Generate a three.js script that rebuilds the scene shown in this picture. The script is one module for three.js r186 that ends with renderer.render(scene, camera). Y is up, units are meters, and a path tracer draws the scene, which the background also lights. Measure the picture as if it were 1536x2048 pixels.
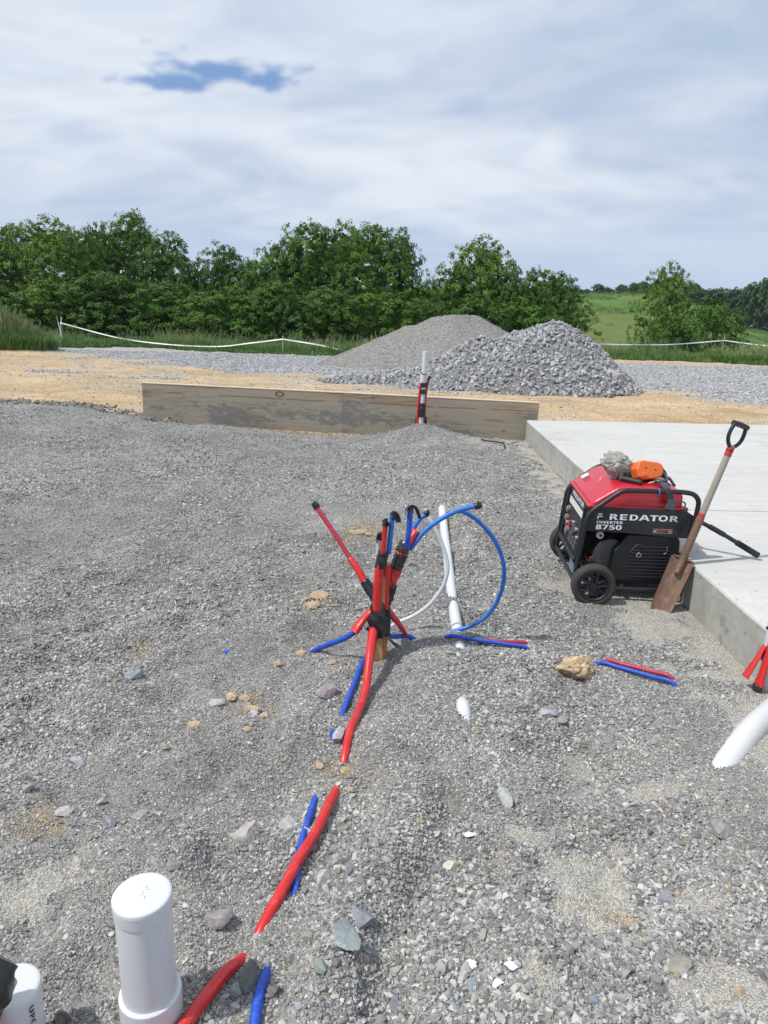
import * as THREE from 'three';
import { ConvexGeometry } from 'three/addons/geometries/ConvexGeometry.js';
import { RoundedBoxGeometry } from 'three/addons/geometries/RoundedBoxGeometry.js';
import { mergeGeometries, mergeVertices, toCreasedNormals } from 'three/addons/utils/BufferGeometryUtils.js';

// ---------------------------------------------------------------- camera, sky, sun, exposure
const scene = new THREE.Scene();
const camera = new THREE.PerspectiveCamera(72.4, 3 / 4, 0.05, 1500);
camera.position.set(0, 1.55, 0);
camera.rotation.order = 'YXZ';
camera.rotation.set(-15.15 * Math.PI / 180, 0, 1.15 * Math.PI / 180);
const renderer = new THREE.WebGLRenderer();
renderer.toneMapping = THREE.LinearToneMapping;
renderer.toneMappingExposure = 1.02;
renderer.shadowMap.enabled = true;

const SUN = new THREE.Vector3(-0.505, 0.839, 0.204).normalize();
const sun = new THREE.DirectionalLight(new THREE.Color().setRGB(1, 0.965, 0.905), 3.6);
sun.position.copy(SUN).multiplyScalar(120);
sun.castShadow = true;
sun.shadow.radius = 3.5;
sun.shadow.mapSize.set(4096, 4096);
Object.assign(sun.shadow.camera, { left: -60, right: 60, top: 60, bottom: -60, near: 1, far: 400 });
scene.add(sun); scene.add(sun.target);

// ---------------------------------------------------------------- random numbers and noise
function rng(a) { return () => { a |= 0; a = a + 0x6D2B79F5 | 0; let t = Math.imul(a ^ a >>> 15, 1 | a); t = t + Math.imul(t ^ t >>> 7, 61 | t) ^ t; return ((t ^ t >>> 14) >>> 0) / 4294967296; }; }
const HASH = new Float32Array(65536); { const r = rng(77); for (let i = 0; i < 65536; i++) HASH[i] = r(); }
const h2 = (i, j) => HASH[(Math.imul(i, 374761393) + Math.imul(j, 668265263) >>> 9) & 65535];
function vn(x, y) { const i = Math.floor(x), j = Math.floor(y); let u = x - i, v = y - j; u = u * u * (3 - 2 * u); v = v * v * (3 - 2 * v); const a = h2(i, j), b = h2(i + 1, j), c = h2(i, j + 1), d = h2(i + 1, j + 1); return a + (b - a) * u + (c - a) * v + (a - b - c + d) * u * v; }
function fbm(x, y, o = 4) { let s = 0, a = 0.5, n = 0; for (let k = 0; k < o; k++) { s += a * vn(x, y); n += a; x = x * 2.03 + 17.1; y = y * 2.03 + 5.7; a *= 0.5; } return s / n; }
function vn3(x, y, z) { const k = Math.floor(z); let w = z - k; w = w * w * (3 - 2 * w); return vn(x + k * 37.3, y + k * 91.7) * (1 - w) + vn(x + (k + 1) * 37.3, y + (k + 1) * 91.7) * w; }
const ss = (a, b, x) => { const t = Math.min(1, Math.max(0, (x - a) / (b - a))); return t * t * (3 - 2 * t); };
const lerp = (a, b, t) => a + (b - a) * t;
function table(t, x) { if (x <= t[0][0]) return t[0][1]; for (let i = 1; i < t.length; i++) if (x <= t[i][0]) return lerp(t[i - 1][1], t[i][1], (x - t[i - 1][0]) / (t[i][0] - t[i - 1][0])); return t[t.length - 1][1]; }

// ---------------------------------------------------------------- sky: thin bright cloud with a few blue gaps
{
  const W = 2048, Hh = 1024, data = new Float32Array(W * Hh * 4);
  const gaps = [[-0.255, 0.266, -0.929, 0.055, 0.010], [-0.21, 0.283, -0.935, 0.06, 0.014], [-0.155, 0.279, -0.948, 0.055, 0.018], [-0.46, 0.243, -0.87, 0.012, 0.008], [0.55, 0.5, -0.67, 0.12, 0.03], [-0.7, 0.45, 0.5, 0.14, 0.03], [0.6, 0.35, 0.7, 0.16, 0.03], [-0.8, 0.35, -0.45, 0.1, 0.02], [0.85, 0.3, -0.4, 0.1, 0.02]];
  for (const g of gaps) { const l = Math.hypot(g[0], g[1], g[2]); g[0] /= l; g[1] /= l; g[2] /= l; }
  for (let j = 0; j < Hh; j++) {
    const el = ((j + 0.5) / Hh - 0.5) * Math.PI, y = Math.sin(el), c = Math.cos(el);
    for (let i = 0; i < W; i++) {
      const az = ((i + 0.5) / W - 0.5) * 2 * Math.PI, x = c * Math.cos(az), z = c * Math.sin(az), o = (j * W + i) * 4;
      const yy = Math.max(y, 0), q = 1 / (yy + 0.16), px = x * q, pz = z * q;
      const wx = fbm(px * 1.1 + 3, pz * 1.1, 3), wz = fbm(px * 1.1 - 9, pz * 1.1 + 4, 3);
      const big = fbm(px * 0.75 + wx * 1.3 + 2.2, pz * 1.15 + wz * 1.3 + 7.9, 5);       // bright and grey cloud
      const fine = fbm(px * 3.6 + wx * 2.8 + 11, pz * 4.4 + wz * 2.8, 5);
      const wisp = fbm(px * 7 + wx * 5, pz * 12 + wz * 4 + 3, 4);
      let b = (big - 0.47) * 2.1 + (fine - 0.5) * 0.95 + (wisp - 0.5) * 0.55;
      b = Math.max(-1, Math.min(1, b)) * ss(0, 0.14, yy) + (1 - ss(0, 0.14, yy)) * ((vn(az * 14, yy * 90) - 0.5) * 0.35 * ss(0, 0.05, yy) - 0.12);
      const t = b * 0.5 + 0.5;
      const t2 = ss(0.02, 0.98, t); let r = lerp(0.43, 0.80, t2), g = lerp(0.535, 0.85, t2), bl = lerp(0.72, 0.925, t2);
      { const hz = 1 - ss(0.02, 0.2, yy); r = lerp(r, 0.50, hz * 0.75); g = lerp(g, 0.62, hz * 0.75); bl = lerp(bl, 0.80, hz * 0.75); }
      let cut = 0; const frag = fbm(px * 13 + wx * 6, pz * 17 + wz * 6 + 1, 4);
      for (const p of gaps) {
        const dx = x - p[0], dy = y - p[1], dz = z - p[2], al = Math.hypot(dx, dz) / p[3], up = dy / p[4];
        const e = 1 - Math.sqrt(al * al + up * up) + (fine - 0.5) * 1.6 + (wisp - 0.5) * 1.8 + (frag - 0.5) * 2.6;
        cut = Math.max(cut, ss(-0.1, 1.15, e));
      }
      cut *= 0.82;
      r = lerp(r, 0.11, cut); g = lerp(g, 0.27, cut); bl = lerp(bl, 0.60, cut);
      data[o] = r; data[o + 1] = g; data[o + 2] = bl; data[o + 3] = 1;
    }
  }
  const sky = new THREE.DataTexture(data, W, Hh, THREE.RGBAFormat, THREE.FloatType);
  sky.mapping = THREE.EquirectangularReflectionMapping; sky.magFilter = THREE.LinearFilter; sky.minFilter = THREE.LinearFilter; sky.wrapS = THREE.RepeatWrapping; sky.needsUpdate = true;
  scene.background = sky; scene.environment = sky;
}
scene.fog = new THREE.FogExp2(new THREE.Color().setRGB(0.72, 0.80, 0.92), 0.00016);

// ---------------------------------------------------------------- helpers
const C = (r, g, b) => new THREE.Color().setRGB(r, g, b);
const mat = (c, roughness = 0.8, extra = {}) => new THREE.MeshStandardMaterial({ color: c, roughness, ...extra });
const used = {};
function numbered(n) { const k = used[n] = (used[n] ?? -1) + 1; return k ? `${n}_${String(k).padStart(3, '0')}` : n; }
function shade(o) { o.castShadow = o.receiveShadow = true; return o; }
function part(name, geo, m, parent) { const o = shade(new THREE.Mesh(geo, m)); o.name = name; parent.add(o); return o; }
function tag(o, label, category, group) { o.userData.label = label; o.userData.category = category; if (group) o.userData.group = group; return o; }
function solo(name, geo, m, label, category, group) { const o = shade(new THREE.Mesh(geo, m)); o.name = numbered(name); scene.add(o); return tag(o, label, category, group); }
function thing(name, label, category, pos = [0, 0, 0], turn = 0, group) { const o = new THREE.Group(); o.name = numbered(name); o.position.set(...pos); o.rotation.y = turn; scene.add(o); return tag(o, label, category, group); }
function structure(name, geo, m) { const o = shade(new THREE.Mesh(geo, m)); o.name = name; o.userData.kind = 'structure'; scene.add(o); return o; }
const V = (x, y, z) => new THREE.Vector3(x, y, z);
const box = (w, h, d, x = 0, y = 0, z = 0, r = 0.004) => new RoundedBoxGeometry(w, h, d, 2, Math.min(r, w / 2.1, h / 2.1, d / 2.1)).translate(x, y, z);
function cyl(r0, r1, h, x = 0, y = 0, z = 0, axis = 'y', n = 24) { const g = new THREE.CylinderGeometry(r1, r0, h, n); if (axis === 'x') g.rotateZ(-Math.PI / 2); if (axis === 'z') g.rotateX(Math.PI / 2); return g.translate(x, y, z); }
// a swept tube with rounded ends; radius may be a function of 0..1, rough adds creases
function sweep(pts, radius, { n = 12, seg, rough = 0, seed = 1, ends = true, tension = 0.5, flat = 1 } = {}) {
  const curve = new THREE.CatmullRomCurve3(pts.map(p => V(...p)), false, 'centripetal', tension);
  seg = seg ?? Math.max(6, Math.ceil(curve.getLength() / 0.012)); seg = Math.min(seg, 220);
  const fr = curve.computeFrenetFrames(seg, false), pos = [], uv = [], idx = [], R = typeof radius === 'function' ? radius : () => radius;
  const ring = (c, N, B, r, t) => { for (let k = 0; k <= n; k++) { const a = k / n * 2 * Math.PI, kk = k % n; const w = rough ? 1 + rough * ((vn(t * 9 + seed * 7, kk * 1.3 + seed) - 0.5) * 1.4 + (vn(t * 31 + seed * 3, kk * 2.7) - 0.5)) : 1; const ca = Math.cos(a) * r * w, sa = Math.sin(a) * r * w * flat; pos.push(c.x + N.x * ca + B.x * sa, c.y + N.y * ca + B.y * sa, c.z + N.z * ca + B.z * sa); uv.push(k / n, t * 4); } };
  const P = curve.getSpacedPoints(seg); let rows = 0;
  if (ends) { ring(P[0], fr.normals[0], fr.binormals[0], 0.0001, 0); ring(P[0], fr.normals[0], fr.binormals[0], R(0) * 0.82, 0); rows += 2; }
  for (let i = 0; i <= seg; i++) { ring(P[i], fr.normals[i], fr.binormals[i], R(i / seg), i / seg); rows++; }
  if (ends) { ring(P[seg], fr.normals[seg], fr.binormals[seg], R(1) * 0.82, 1); ring(P[seg], fr.normals[seg], fr.binormals[seg], 0.0001, 1); rows += 2; }
  for (let i = 0; i < rows - 1; i++) for (let k = 0; k < n; k++) { const a = i * (n + 1) + k, b = a + n + 1; idx.push(a, b, a + 1, b, b + 1, a + 1); }
  const g = new THREE.BufferGeometry(); g.setAttribute('position', new THREE.Float32BufferAttribute(pos, 3)); g.setAttribute('uv', new THREE.Float32BufferAttribute(uv, 2)); g.setIndex(idx); g.computeVertexNormals(); return g;
}
function mapTex(W, H, f, { srgb = true, repeat } = {}) { const d = new Uint8Array(W * H * 4); for (let j = 0; j < H; j++) for (let i = 0; i < W; i++) { const c = f(i, j), o = (j * W + i) * 4; d[o] = c[0]; d[o + 1] = c[1]; d[o + 2] = c[2]; d[o + 3] = 255; } const t = new THREE.DataTexture(d, W, H); t.magFilter = THREE.LinearFilter; t.minFilter = THREE.LinearFilter; t.wrapS = t.wrapT = THREE.RepeatWrapping; if (srgb) t.colorSpace = THREE.SRGBColorSpace; if (repeat) t.repeat.set(...repeat); t.needsUpdate = true; return t; }
const s8 = v => { v = Math.min(1, Math.max(0, v)); return 255 * (v <= 0.0031308 ? 12.92 * v : 1.055 * Math.pow(v, 1 / 2.4) - 0.055); };
function paint(w, h, f) { const c = document.createElement('canvas'); c.width = w; c.height = h; f(c.getContext('2d'), w, h); const t = new THREE.CanvasTexture(c); t.colorSpace = THREE.SRGBColorSpace; return t; }
// crushed grains: colour and relief of one tile, cells of two sizes
function grainTile(S, n1, n2, seed, contrast, tan) {
  const r = rng(seed), mk = n => { const p = new Float32Array(n * n * 5); for (let i = 0; i < n * n; i++) { p[i * 5] = r(); p[i * 5 + 1] = r(); p[i * 5 + 2] = r(); p[i * 5 + 3] = r(); p[i * 5 + 4] = r(); } return p; };
  const A = mk(n1), B = mk(n2), hgt = new Float32Array(S * S), out = [0, 0, 0, 0, 0];
  const look = (P, n, u, v) => { const gx = u * n, gy = v * n, ix = Math.floor(gx), iy = Math.floor(gy); let d1 = 9, d2 = 9, id = 0; for (let b = -1; b <= 1; b++) for (let a = -1; a <= 1; a++) { const cx = ix + a, cy = iy + b, k = (((cy + n) % n) * n + (cx + n) % n) * 5, dx = cx + P[k] - gx, dy = cy + P[k + 1] - gy, d = dx * dx + dy * dy; if (d < d1) { d2 = d1; d1 = d; id = k; } else if (d < d2) d2 = d; } out[0] = P[id + 2]; out[1] = P[id + 3]; out[2] = P[id + 4]; out[3] = Math.sqrt(d2) - Math.sqrt(d1); };
  const col = mapTex(S, S, (i, j) => {
    look(A, n1, i / S, j / S); const k = out[2] > 0.45; let v, w, e;
    if (k) { v = out[0]; w = out[1]; e = 0.4 + Math.min(0.6, out[3] * 1.4); } else { look(B, n2, i / S, j / S); v = out[0]; w = out[1]; e = Math.min(0.5, out[3] * 0.9); }
    hgt[j * S + i] = e;
    const q = 0.5 * (1 + (v - 0.5) * contrast), t = (w - 0.45) * tan; return [s8(q * (1 + t)), s8(q), s8(q * (1 - t * 1.3))];
  });
  const bump = mapTex(S, S, (i, j) => { const v = hgt[j * S + i] * 255; return [v, v, v]; }, { srgb: false });
  return { col, bump };
}
// angular chips of crushed stone
function chip(seed, n = 13, sx = 1, sy = 0.7, sz = 0.85) { const r = rng(seed), p = []; for (let i = 0; i < n; i++) { const u = r() * 2 - 1, a = r() * 6.2832, s = Math.sqrt(1 - u * u), k = 0.42 + r() * 0.12; p.push(V(Math.cos(a) * s * k * sx, u * k * sy, Math.sin(a) * s * k * sz)); } const g = new ConvexGeometry(p); g.deleteAttribute('uv'); return g; }
const CHIPS = [chip(1, 14, 1, 0.62, 0.8), chip(2, 12, 1.1, 0.5, 0.75), chip(3, 15, 1, 0.8, 0.9), chip(4, 11, 1.25, 0.55, 0.6), chip(5, 13, 1, 0.45, 0.9), chip(6, 16, 0.95, 0.75, 0.85), chip(7, 10, 1.15, 0.7, 0.7), chip(8, 12, 1.05, 0.6, 0.95)];
// a broken rock: ball cut by planes, roughened, with mottled stone colour
function rockGeo(seed, sx, sy, sz, base, { detail = 12, cuts = 9, rough = 0.05, mott = 0.35, lump = 0 } = {}) {
  const r = rng(seed * 31 + 5), g0 = new THREE.IcosahedronGeometry(1, detail); const g = mergeVertices(g0.deleteAttribute('uv') && g0.deleteAttribute('normal')); const p = g.attributes.position, col = new Float32Array(p.count * 3), planes = [];
  for (let i = 0; i < cuts; i++) { const u = r() * 2 - 1, a = r() * 6.28, s = Math.sqrt(1 - u * u); planes.push([Math.cos(a) * s, u, Math.sin(a) * s, 0.5 + r() * 0.32]); }
  for (let i = 0; i < p.count; i++) {
    let x = p.getX(i), y = p.getY(i), z = p.getZ(i), k = 1; for (const q of planes) { const d = x * q[0] + y * q[1] + z * q[2]; if (d > 0) k = Math.min(k, q[3] / d); }
    k *= 1 + rough * 2 * (vn3(x * 4 + seed, y * 4, z * 4) - 0.5) + rough * (vn3(x * 11 + seed, y * 11, z * 11) - 0.5) + lump * (Math.abs(vn3(x * 6 + seed, y * 6, z * 6) - 0.5) * 2 - 0.4) + lump * 0.8 * (vn3(x * 16, y * 16, z * 16 + seed) - 0.5);
    p.setXYZ(i, x * k * sx * 0.62, y * k * sy * 0.62, z * k * sz * 0.62);
    const m = 1 + mott * ((vn3(x * 3 + seed * 3, y * 3, z * 3) - 0.5) * 1.2 + (vn3(x * 12, y * 12 + seed, z * 12) - 0.5)), ve = vn3(x * 2.2 + 40, y * 5, z * 2.2 + seed) > 0.78 ? 1.35 : 1; for (let c = 0; c < 3; c++) col[i * 3 + c] = base[c] * m * ve;
  }
  g.setAttribute('color', new THREE.BufferAttribute(col, 3)); return toCreasedNormals(g, 0.35);
}
function heightSheet(xs, zs, hf, cf) {
  const nx = xs.length, nz = zs.length, pos = new Float32Array(nx * nz * 3), uv = new Float32Array(nx * nz * 2), col = new Float32Array(nx * nz * 3), idx = new Uint32Array((nx - 1) * (nz - 1) * 6); let q = 0;
  for (let j = 0; j < nz; j++) for (let i = 0; i < nx; i++) { const k = j * nx + i, x = xs[i], z = zs[j]; pos[k * 3] = x; pos[k * 3 + 1] = hf(x, z); pos[k * 3 + 2] = z; uv[k * 2] = x; uv[k * 2 + 1] = -z; const c = cf(x, z); col[k * 3] = c[0]; col[k * 3 + 1] = c[1]; col[k * 3 + 2] = c[2]; if (i < nx - 1 && j < nz - 1) { idx[q++] = k; idx[q++] = k + 1; idx[q++] = k + nx; idx[q++] = k + 1; idx[q++] = k + nx + 1; idx[q++] = k + nx; } }
  const g = new THREE.BufferGeometry(); g.setAttribute('position', new THREE.BufferAttribute(pos, 3)); g.setAttribute('uv', new THREE.BufferAttribute(uv, 2)); g.setAttribute('color', new THREE.BufferAttribute(col, 3)); g.setIndex(new THREE.BufferAttribute(idx, 1)); g.computeVertexNormals(); return g;
}
const span = (a, b, s) => { const n = Math.ceil(Math.abs(b - a) / s), o = []; for (let i = 0; i <= n; i++) o.push(a + (b - a) * i / n); return o; };
const _m = new THREE.Matrix4(), _q = new THREE.Quaternion(), _e = new THREE.Euler(), _p = V(0, 0, 0), _s = V(1, 1, 1);
// copies: list of [x, y, z, size, r, g, b, tilt]; spread over the geometries given
function scatter(name, geos, list, m, parent, r, flat = 1) {
  const per = geos.map(() => []); for (const a of list) per[Math.floor(r() * geos.length)].push(a);
  per.forEach((L, k) => { if (!L.length) return; const o = shade(new THREE.InstancedMesh(geos[k], m, L.length)); o.name = name; const col = new Float32Array(L.length * 3);
    L.forEach((a, i) => { const tl = a[7] ?? 0.6; _e.set((r() - 0.5) * 2 * tl, r() * 6.2832, (r() - 0.5) * 2 * tl); _q.setFromEuler(_e); _p.set(a[0], a[1], a[2]); _s.set(a[3] * (0.8 + r() * 0.4), a[3] * flat * (0.8 + r() * 0.4), a[3] * (0.8 + r() * 0.4)); _m.compose(_p, _q, _s); _m.toArray(o.instanceMatrix.array, i * 16); col[i * 3] = a[4]; col[i * 3 + 1] = a[5]; col[i * 3 + 2] = a[6]; });
    o.instanceColor = new THREE.InstancedBufferAttribute(col, 3); o.userData.kind = 'stuff'; parent.add(o); });
}
function stuff(name, label, category) { const o = new THREE.Group(); o.name = name; o.userData = { kind: 'stuff', label, category }; scene.add(o); return o; }

// ---------------------------------------------------------------- the lie of the land
const EDGE = z => 1.967 + (z + 9.73) * -0.0367;          // left edge of the concrete slab
const GRASS = [[-40, -40], [-24, -36], [-16.5, -35.3], [-12.6, -37.2], [-8.3, -34.3], [-4, -32.2], [-1.8, -31.7], [4, -32.2], [10, -33.5], [12.7, -34.4], [15.6, -33.2], [17, -31], [24, -29], [40, -26]];
const CREST = [[-400, 12], [30, 11], [54, 10], [73, 10.6], [83, 8.9], [88, 7.6], [92, 5.4], [95, 3.4], [110, 0], [400, -6]];
function land(x, z) {
  const d = table(GRASS, x) - z;                           // metres beyond the near edge of the grass
  let y = (fbm(x * 0.35 + 9, z * 0.35, 3) - 0.5) * 0.1 + (fbm(x * 1.7, z * 1.7 + 4, 3) - 0.5) * 0.05 * ss(-4, -10, z);
  y += -3.4 * ss(4, 22, d) - 1.6 * ss(20, 40, d);
  const xc = x * 200 / Math.max(60, -z);
  y += (table(CREST, xc) + 5) * ss(-60, -205, z) - 14 * ss(-205, -330, z) * 0.6;
  y += (fbm(x * 0.03, z * 0.03, 3) - 0.5) * 2.4 * ss(-70, -120, z) + (fbm(x * 0.12, z * 0.12, 3) - 0.5) * 0.7 * ss(-60, -90, z);
  y -= 0.5 * ss(-27, -20, z);
  const mx = (x + 16.6) / 2.2, mz = (z + 29.2) / 1.8; y += 0.75 * Math.exp(-(mx * mx + mz * mz));   // grown-over spoil heap
  return y;
}
const bump2 = (x, z, cx, cz, sx, sz = sx) => Math.exp(-((x - cx) ** 2 / (2 * sx * sx) + (z - cz) ** 2 / (2 * sz * sz)));
const REDRUN = [[-2.9, -0.05], [-2.49, -0.1], [-2.1, -0.15], [-1.87, -0.2], [-1.6, -0.26], [-1.3, -0.36], [-1.05, -0.48]];
function pad(x, z) {                                       // the gravel pad in front of the form boards
  const e = EDGE(z) - x;
  let y = (fbm(x * 1.1 + 3, z * 1.1 + 8, 3) - 0.5) * 0.11 + (fbm(x * 3.4, z * 3.4, 3) - 0.5) * 0.17 * ss(-7, -3, z) + (fbm(x * 4.2 + 7, z * 4.2, 2) - 0.5) * 0.02 + (fbm(x * 9, z * 9, 3) - 0.5) * 0.05 * (0.4 + 0.6 * ss(-6, -3.5, z));
  y *= (ss(0.02, 0.5, e) * 0.9 + 0.1) * (1 - 0.85 * bump2(x, z, 1.35, -4.0, 0.3, 0.45)) * (1 - 0.9 * bump2(x, z, 0.02, -2.9, 0.22, 0.3)) * (1 - 0.8 * bump2(x, z, 1.35, -2.5, 0.25, 0.25)) * (1 - 0.7 * bump2(x, z, 0.36, -2.7, 0.15, 0.3)) * (1 - 0.6 * Math.exp(-(((x - table(REDRUN, z)) / 0.13) ** 2)) * ss(-3, -2.6, z)) * (1 - 0.8 * bump2(x, z, 0.52, -3.16, 0.22, 0.1)) * (1 - 0.8 * bump2(x, z, 1.16, -2.92, 0.16, 0.14));
  y += 0.13 * ss(-0.4, -3.4, x) * ss(-6, -10, z);
  y += 0.185 * bump2(x, z, 0.5, -9.55, 0.32, 0.35) + 0.07 * bump2(x, z, 0.55, -8.3, 0.22, 0.8) + 0.055 * bump2(x, z, 0.5, -6.3, 0.2, 1.2);
  y += 0.06 * bump2(x, z, 0.22, -3.22, 0.14, 0.14) + 0.04 * bump2(x, z, 0.35, -2.95, 0.22, 0.12) ;
  const wob = (fbm(z * 2.4, x * 2.5 + 3, 3) - 0.5) * 0.36, rx = x + wob - (-0.03 + (z + 1.8) * -0.06);
  y += 0.085 * ss(-0.16, 0.0, rx) * ss(0.19, 0.03, rx) * ss(-2.6, -1.9, z) * ss(-0.9, -1.5, z) * (0.5 + fbm(x * 5, z * 5 + 9, 2)) + 0.03 * bump2(x, z, 0.12, -2.35, 0.13, 0.18) - 0.03 * bump2(x, z, -0.36, -1.9, 0.12, 0.35) - 0.035 * bump2(x, z, 0.24, -1.55, 0.1, 0.3) - 0.03 * bump2(x, z, 0.75, -2.25, 0.22, 0.13) - 0.035 * bump2(x, z, 0.72, -3.45, 0.2, 0.12) - 0.03 * bump2(x, z, -0.32, -4.1, 0.18, 0.2) - 0.03 * bump2(x, z, -0.15, -4.9, 0.25, 0.12);
  y += 0.04 * bump2(x, z, 1.5, -2.75, 0.22, 0.14) + 0.05 * bump2(x, z, 1.3, -2.55, 0.14, 0.12) + 0.03 * bump2(x, z, 0.85, -2.9, 0.2);
  y -= 0.03 * bump2(x, z, 0.75, -2.5, 0.3, 0.2) + 0.02 * bump2(x, z, -0.7, -4.6, 0.5, 0.4);
  return y;
}
const PALE = [[0.62, -1.69, 0.17, 1], [0.48, -1.88, 0.08, 0.8], [-0.97, -1.62, 0.12, 0.8], [0.91, -1.65, 0.06, 0.7], [0.84, -1.32, 0.11, 0.9], [0.39, -1.39, 0.06, 0.5], [0.98, -2.16, 0.09, 0.6], [0.58, -4.74, 0.15, 0.35], [1.45, -3.5, 0.26, 0.8], [1.46, -3.78, 0.2, 0.8], [1.2, -4.08, 0.22, 0.8], [-0.72, -2.64, 0.06, 0.4], [0.46, -2.32, 0.07, 0.4], [0.74, -2.33, 0.08, 0.45], [1.3, -9.3, 0.5, 0.5]];
const TANS = [[-0.36, -3.75, 0.16], [-0.2, -5.14, 0.2], [-0.55, -2.6, 0.12], [-0.12, -2.15, 0.08], [-0.72, -2.42, 0.07], [-1.05, -1.85, 0.1], [-0.1, -2.95, 0.1], [0.89, -2.93, 0.12], [-0.35, -3.1, 0.1], [0.7, -1.58, 0.06], [-1.2, -3.2, 0.1], [-1.28, -2.1, 0.12], [0.53, -5.2, 0.1]];
function paleAt(x, z) { let m = 0; const w = fbm(x * 9, z * 9, 3), w2 = fbm(x * 34 + 5, z * 34, 2); for (const p of PALE) { const d = Math.hypot(x - p[0], z - p[1]) / p[2]; m = Math.max(m, p[3] * ss(1.25, 0.45, d + (w - 0.5) * 2.2 + (w2 - 0.5) * 0.9)); } const e = EDGE(z) - x; m = Math.max(m, ss(0.30, 0.06, e + (w - 0.5) * 0.7 + (w2 - 0.5) * 0.2) * 0.95); return m; }
function tanAt(x, z) { let m = 0; const w = fbm(x * 11 + 4, z * 11, 3); for (const p of TANS) { const d = Math.hypot(x - p[0], z - p[1]) / p[2]; m = Math.max(m, ss(1.1, 0.4, d + (w - 0.5) * 2.6)); } return m; }
function padColor(x, z) {
  const v = 0.93 + (fbm(x * 0.8 + 1, z * 0.8, 3) - 0.5) * 0.3 + (fbm(x * 5, z * 5 + 2, 3) - 0.5) * 0.55, warm = fbm(x * 1.4 + 30, z * 1.4, 2);
  let r = 0.312 * v, g = 0.309 * v, b = 0.299 * v; r *= 0.98 + warm * 0.06; b *= 1.03 - warm * 0.08;
  const p = paleAt(x, z); r = lerp(r, 0.46, p); g = lerp(g, 0.445, p); b = lerp(b, 0.40, p);
  const t = tanAt(x, z) * 0.7; r = lerp(r, 0.37, t); g = lerp(g, 0.27, t); b = lerp(b, 0.145, t);
  return [r, g, b];
}

// ---------------------------------------------------------------- setting
const grain = grainTile(1024, 88, 230, 5, 0.8, 0.16);
const grain2 = grainTile(512, 60, 140, 15, 0.7, 0.12);
function tiled(t, rep) { const c = t.clone(); c.repeat.set(rep, rep); c.needsUpdate = true; return c; }
const M = {};
M.fines = new THREE.MeshStandardMaterial({ color: C(1.9, 1.9, 1.9), vertexColors: true, map: tiled(grain.col, 1.5), bumpMap: tiled(grain.bump, 1.5), bumpScale: 0.005, roughness: 0.95 });
M.clay = new THREE.MeshStandardMaterial({ color: C(1.9, 1.9, 1.9), vertexColors: true, map: tiled(grain2.col, 0.55), bumpMap: tiled(grain2.bump, 0.55), bumpScale: 0.012, roughness: 0.97 });
M.sward = new THREE.MeshStandardMaterial({ color: C(1.9, 1.9, 1.9), vertexColors: true, map: tiled(grain2.col, 0.21), bumpMap: tiled(grain2.bump, 0.21), bumpScale: 0.12, roughness: 0.95 });
M.chip = mat(C(1, 1, 1), 0.88);
M.rock = new THREE.MeshStandardMaterial({ color: C(1, 1, 1), vertexColors: true, roughness: 0.88 });

const PADEND = [[-9, -12.6], [-6.7, -12.1], [-5, -11.6], [-3.6, -10.5], [-3.4, -10.15], [2.2, -9.8], [9, -9.8]];
{
  const zs = [...span(0.9, -3.4, 0.016), ...span(-3.43, -6.5, 0.028), ...span(-6.55, -13.2, 0.06)], xs = [...span(-9, -3.2, 0.1), ...span(-3.17, -1.45, 0.04), ...span(-1.43, 1.75, 0.018), ...span(1.79, 2.3, 0.05)];
  structure('gravel_pad', heightSheet(xs, zs, (x, z) => pad(x, z) - 0.35 * ss(0.12, -0.1, z - table(PADEND, x) + (fbm(x * 2, z * 2, 3) - 0.5) * 0.5 * ss(-2.8, -3.8, x)) - 0.3 * ss(0.02, 0.1, x - EDGE(z)), padColor), M.fines);
}
// stony ground of the yard beyond: where crushed stone lies over the clay
function stonyAt(x, z) {
  const w = (fbm(x * 0.5 + 20, z * 0.5, 4) - 0.5), w2 = (fbm(x * 2.3, z * 2.3 + 9, 3) - 0.5);
  const zz = z + w * 7 + w2 * 1.2;
  let m = ss(-16.6 - (x < 0 ? -x * 0.78 : 0), -18.6 - (x < 0 ? -x * 0.9 : 0), zz) * ss(9, 7, x + w * 4);
  m = Math.max(m, ss(1.0, 0.4, Math.hypot((x + 6.2) / 1.6, (z + 18.3) / 0.9) + w * 1.6 + w2));
  m = Math.max(m, ss(1.1, 0.4, Math.hypot((x + 9.5) / 1.3, (z + 20) / 0.5) + w * 1.6 + w2));
  m = Math.max(m, ss(6.2, 8.2, x + w * 3) * ss(-31.5, -29, z + w * 3) * ss(-13.8, -15.6, z + w * 3) * 0.9);
  m = Math.max(m, ss(0.25, 0.4, w + 0.16 + w2 * 0.6) * 0.4);
  return m;
}
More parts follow.
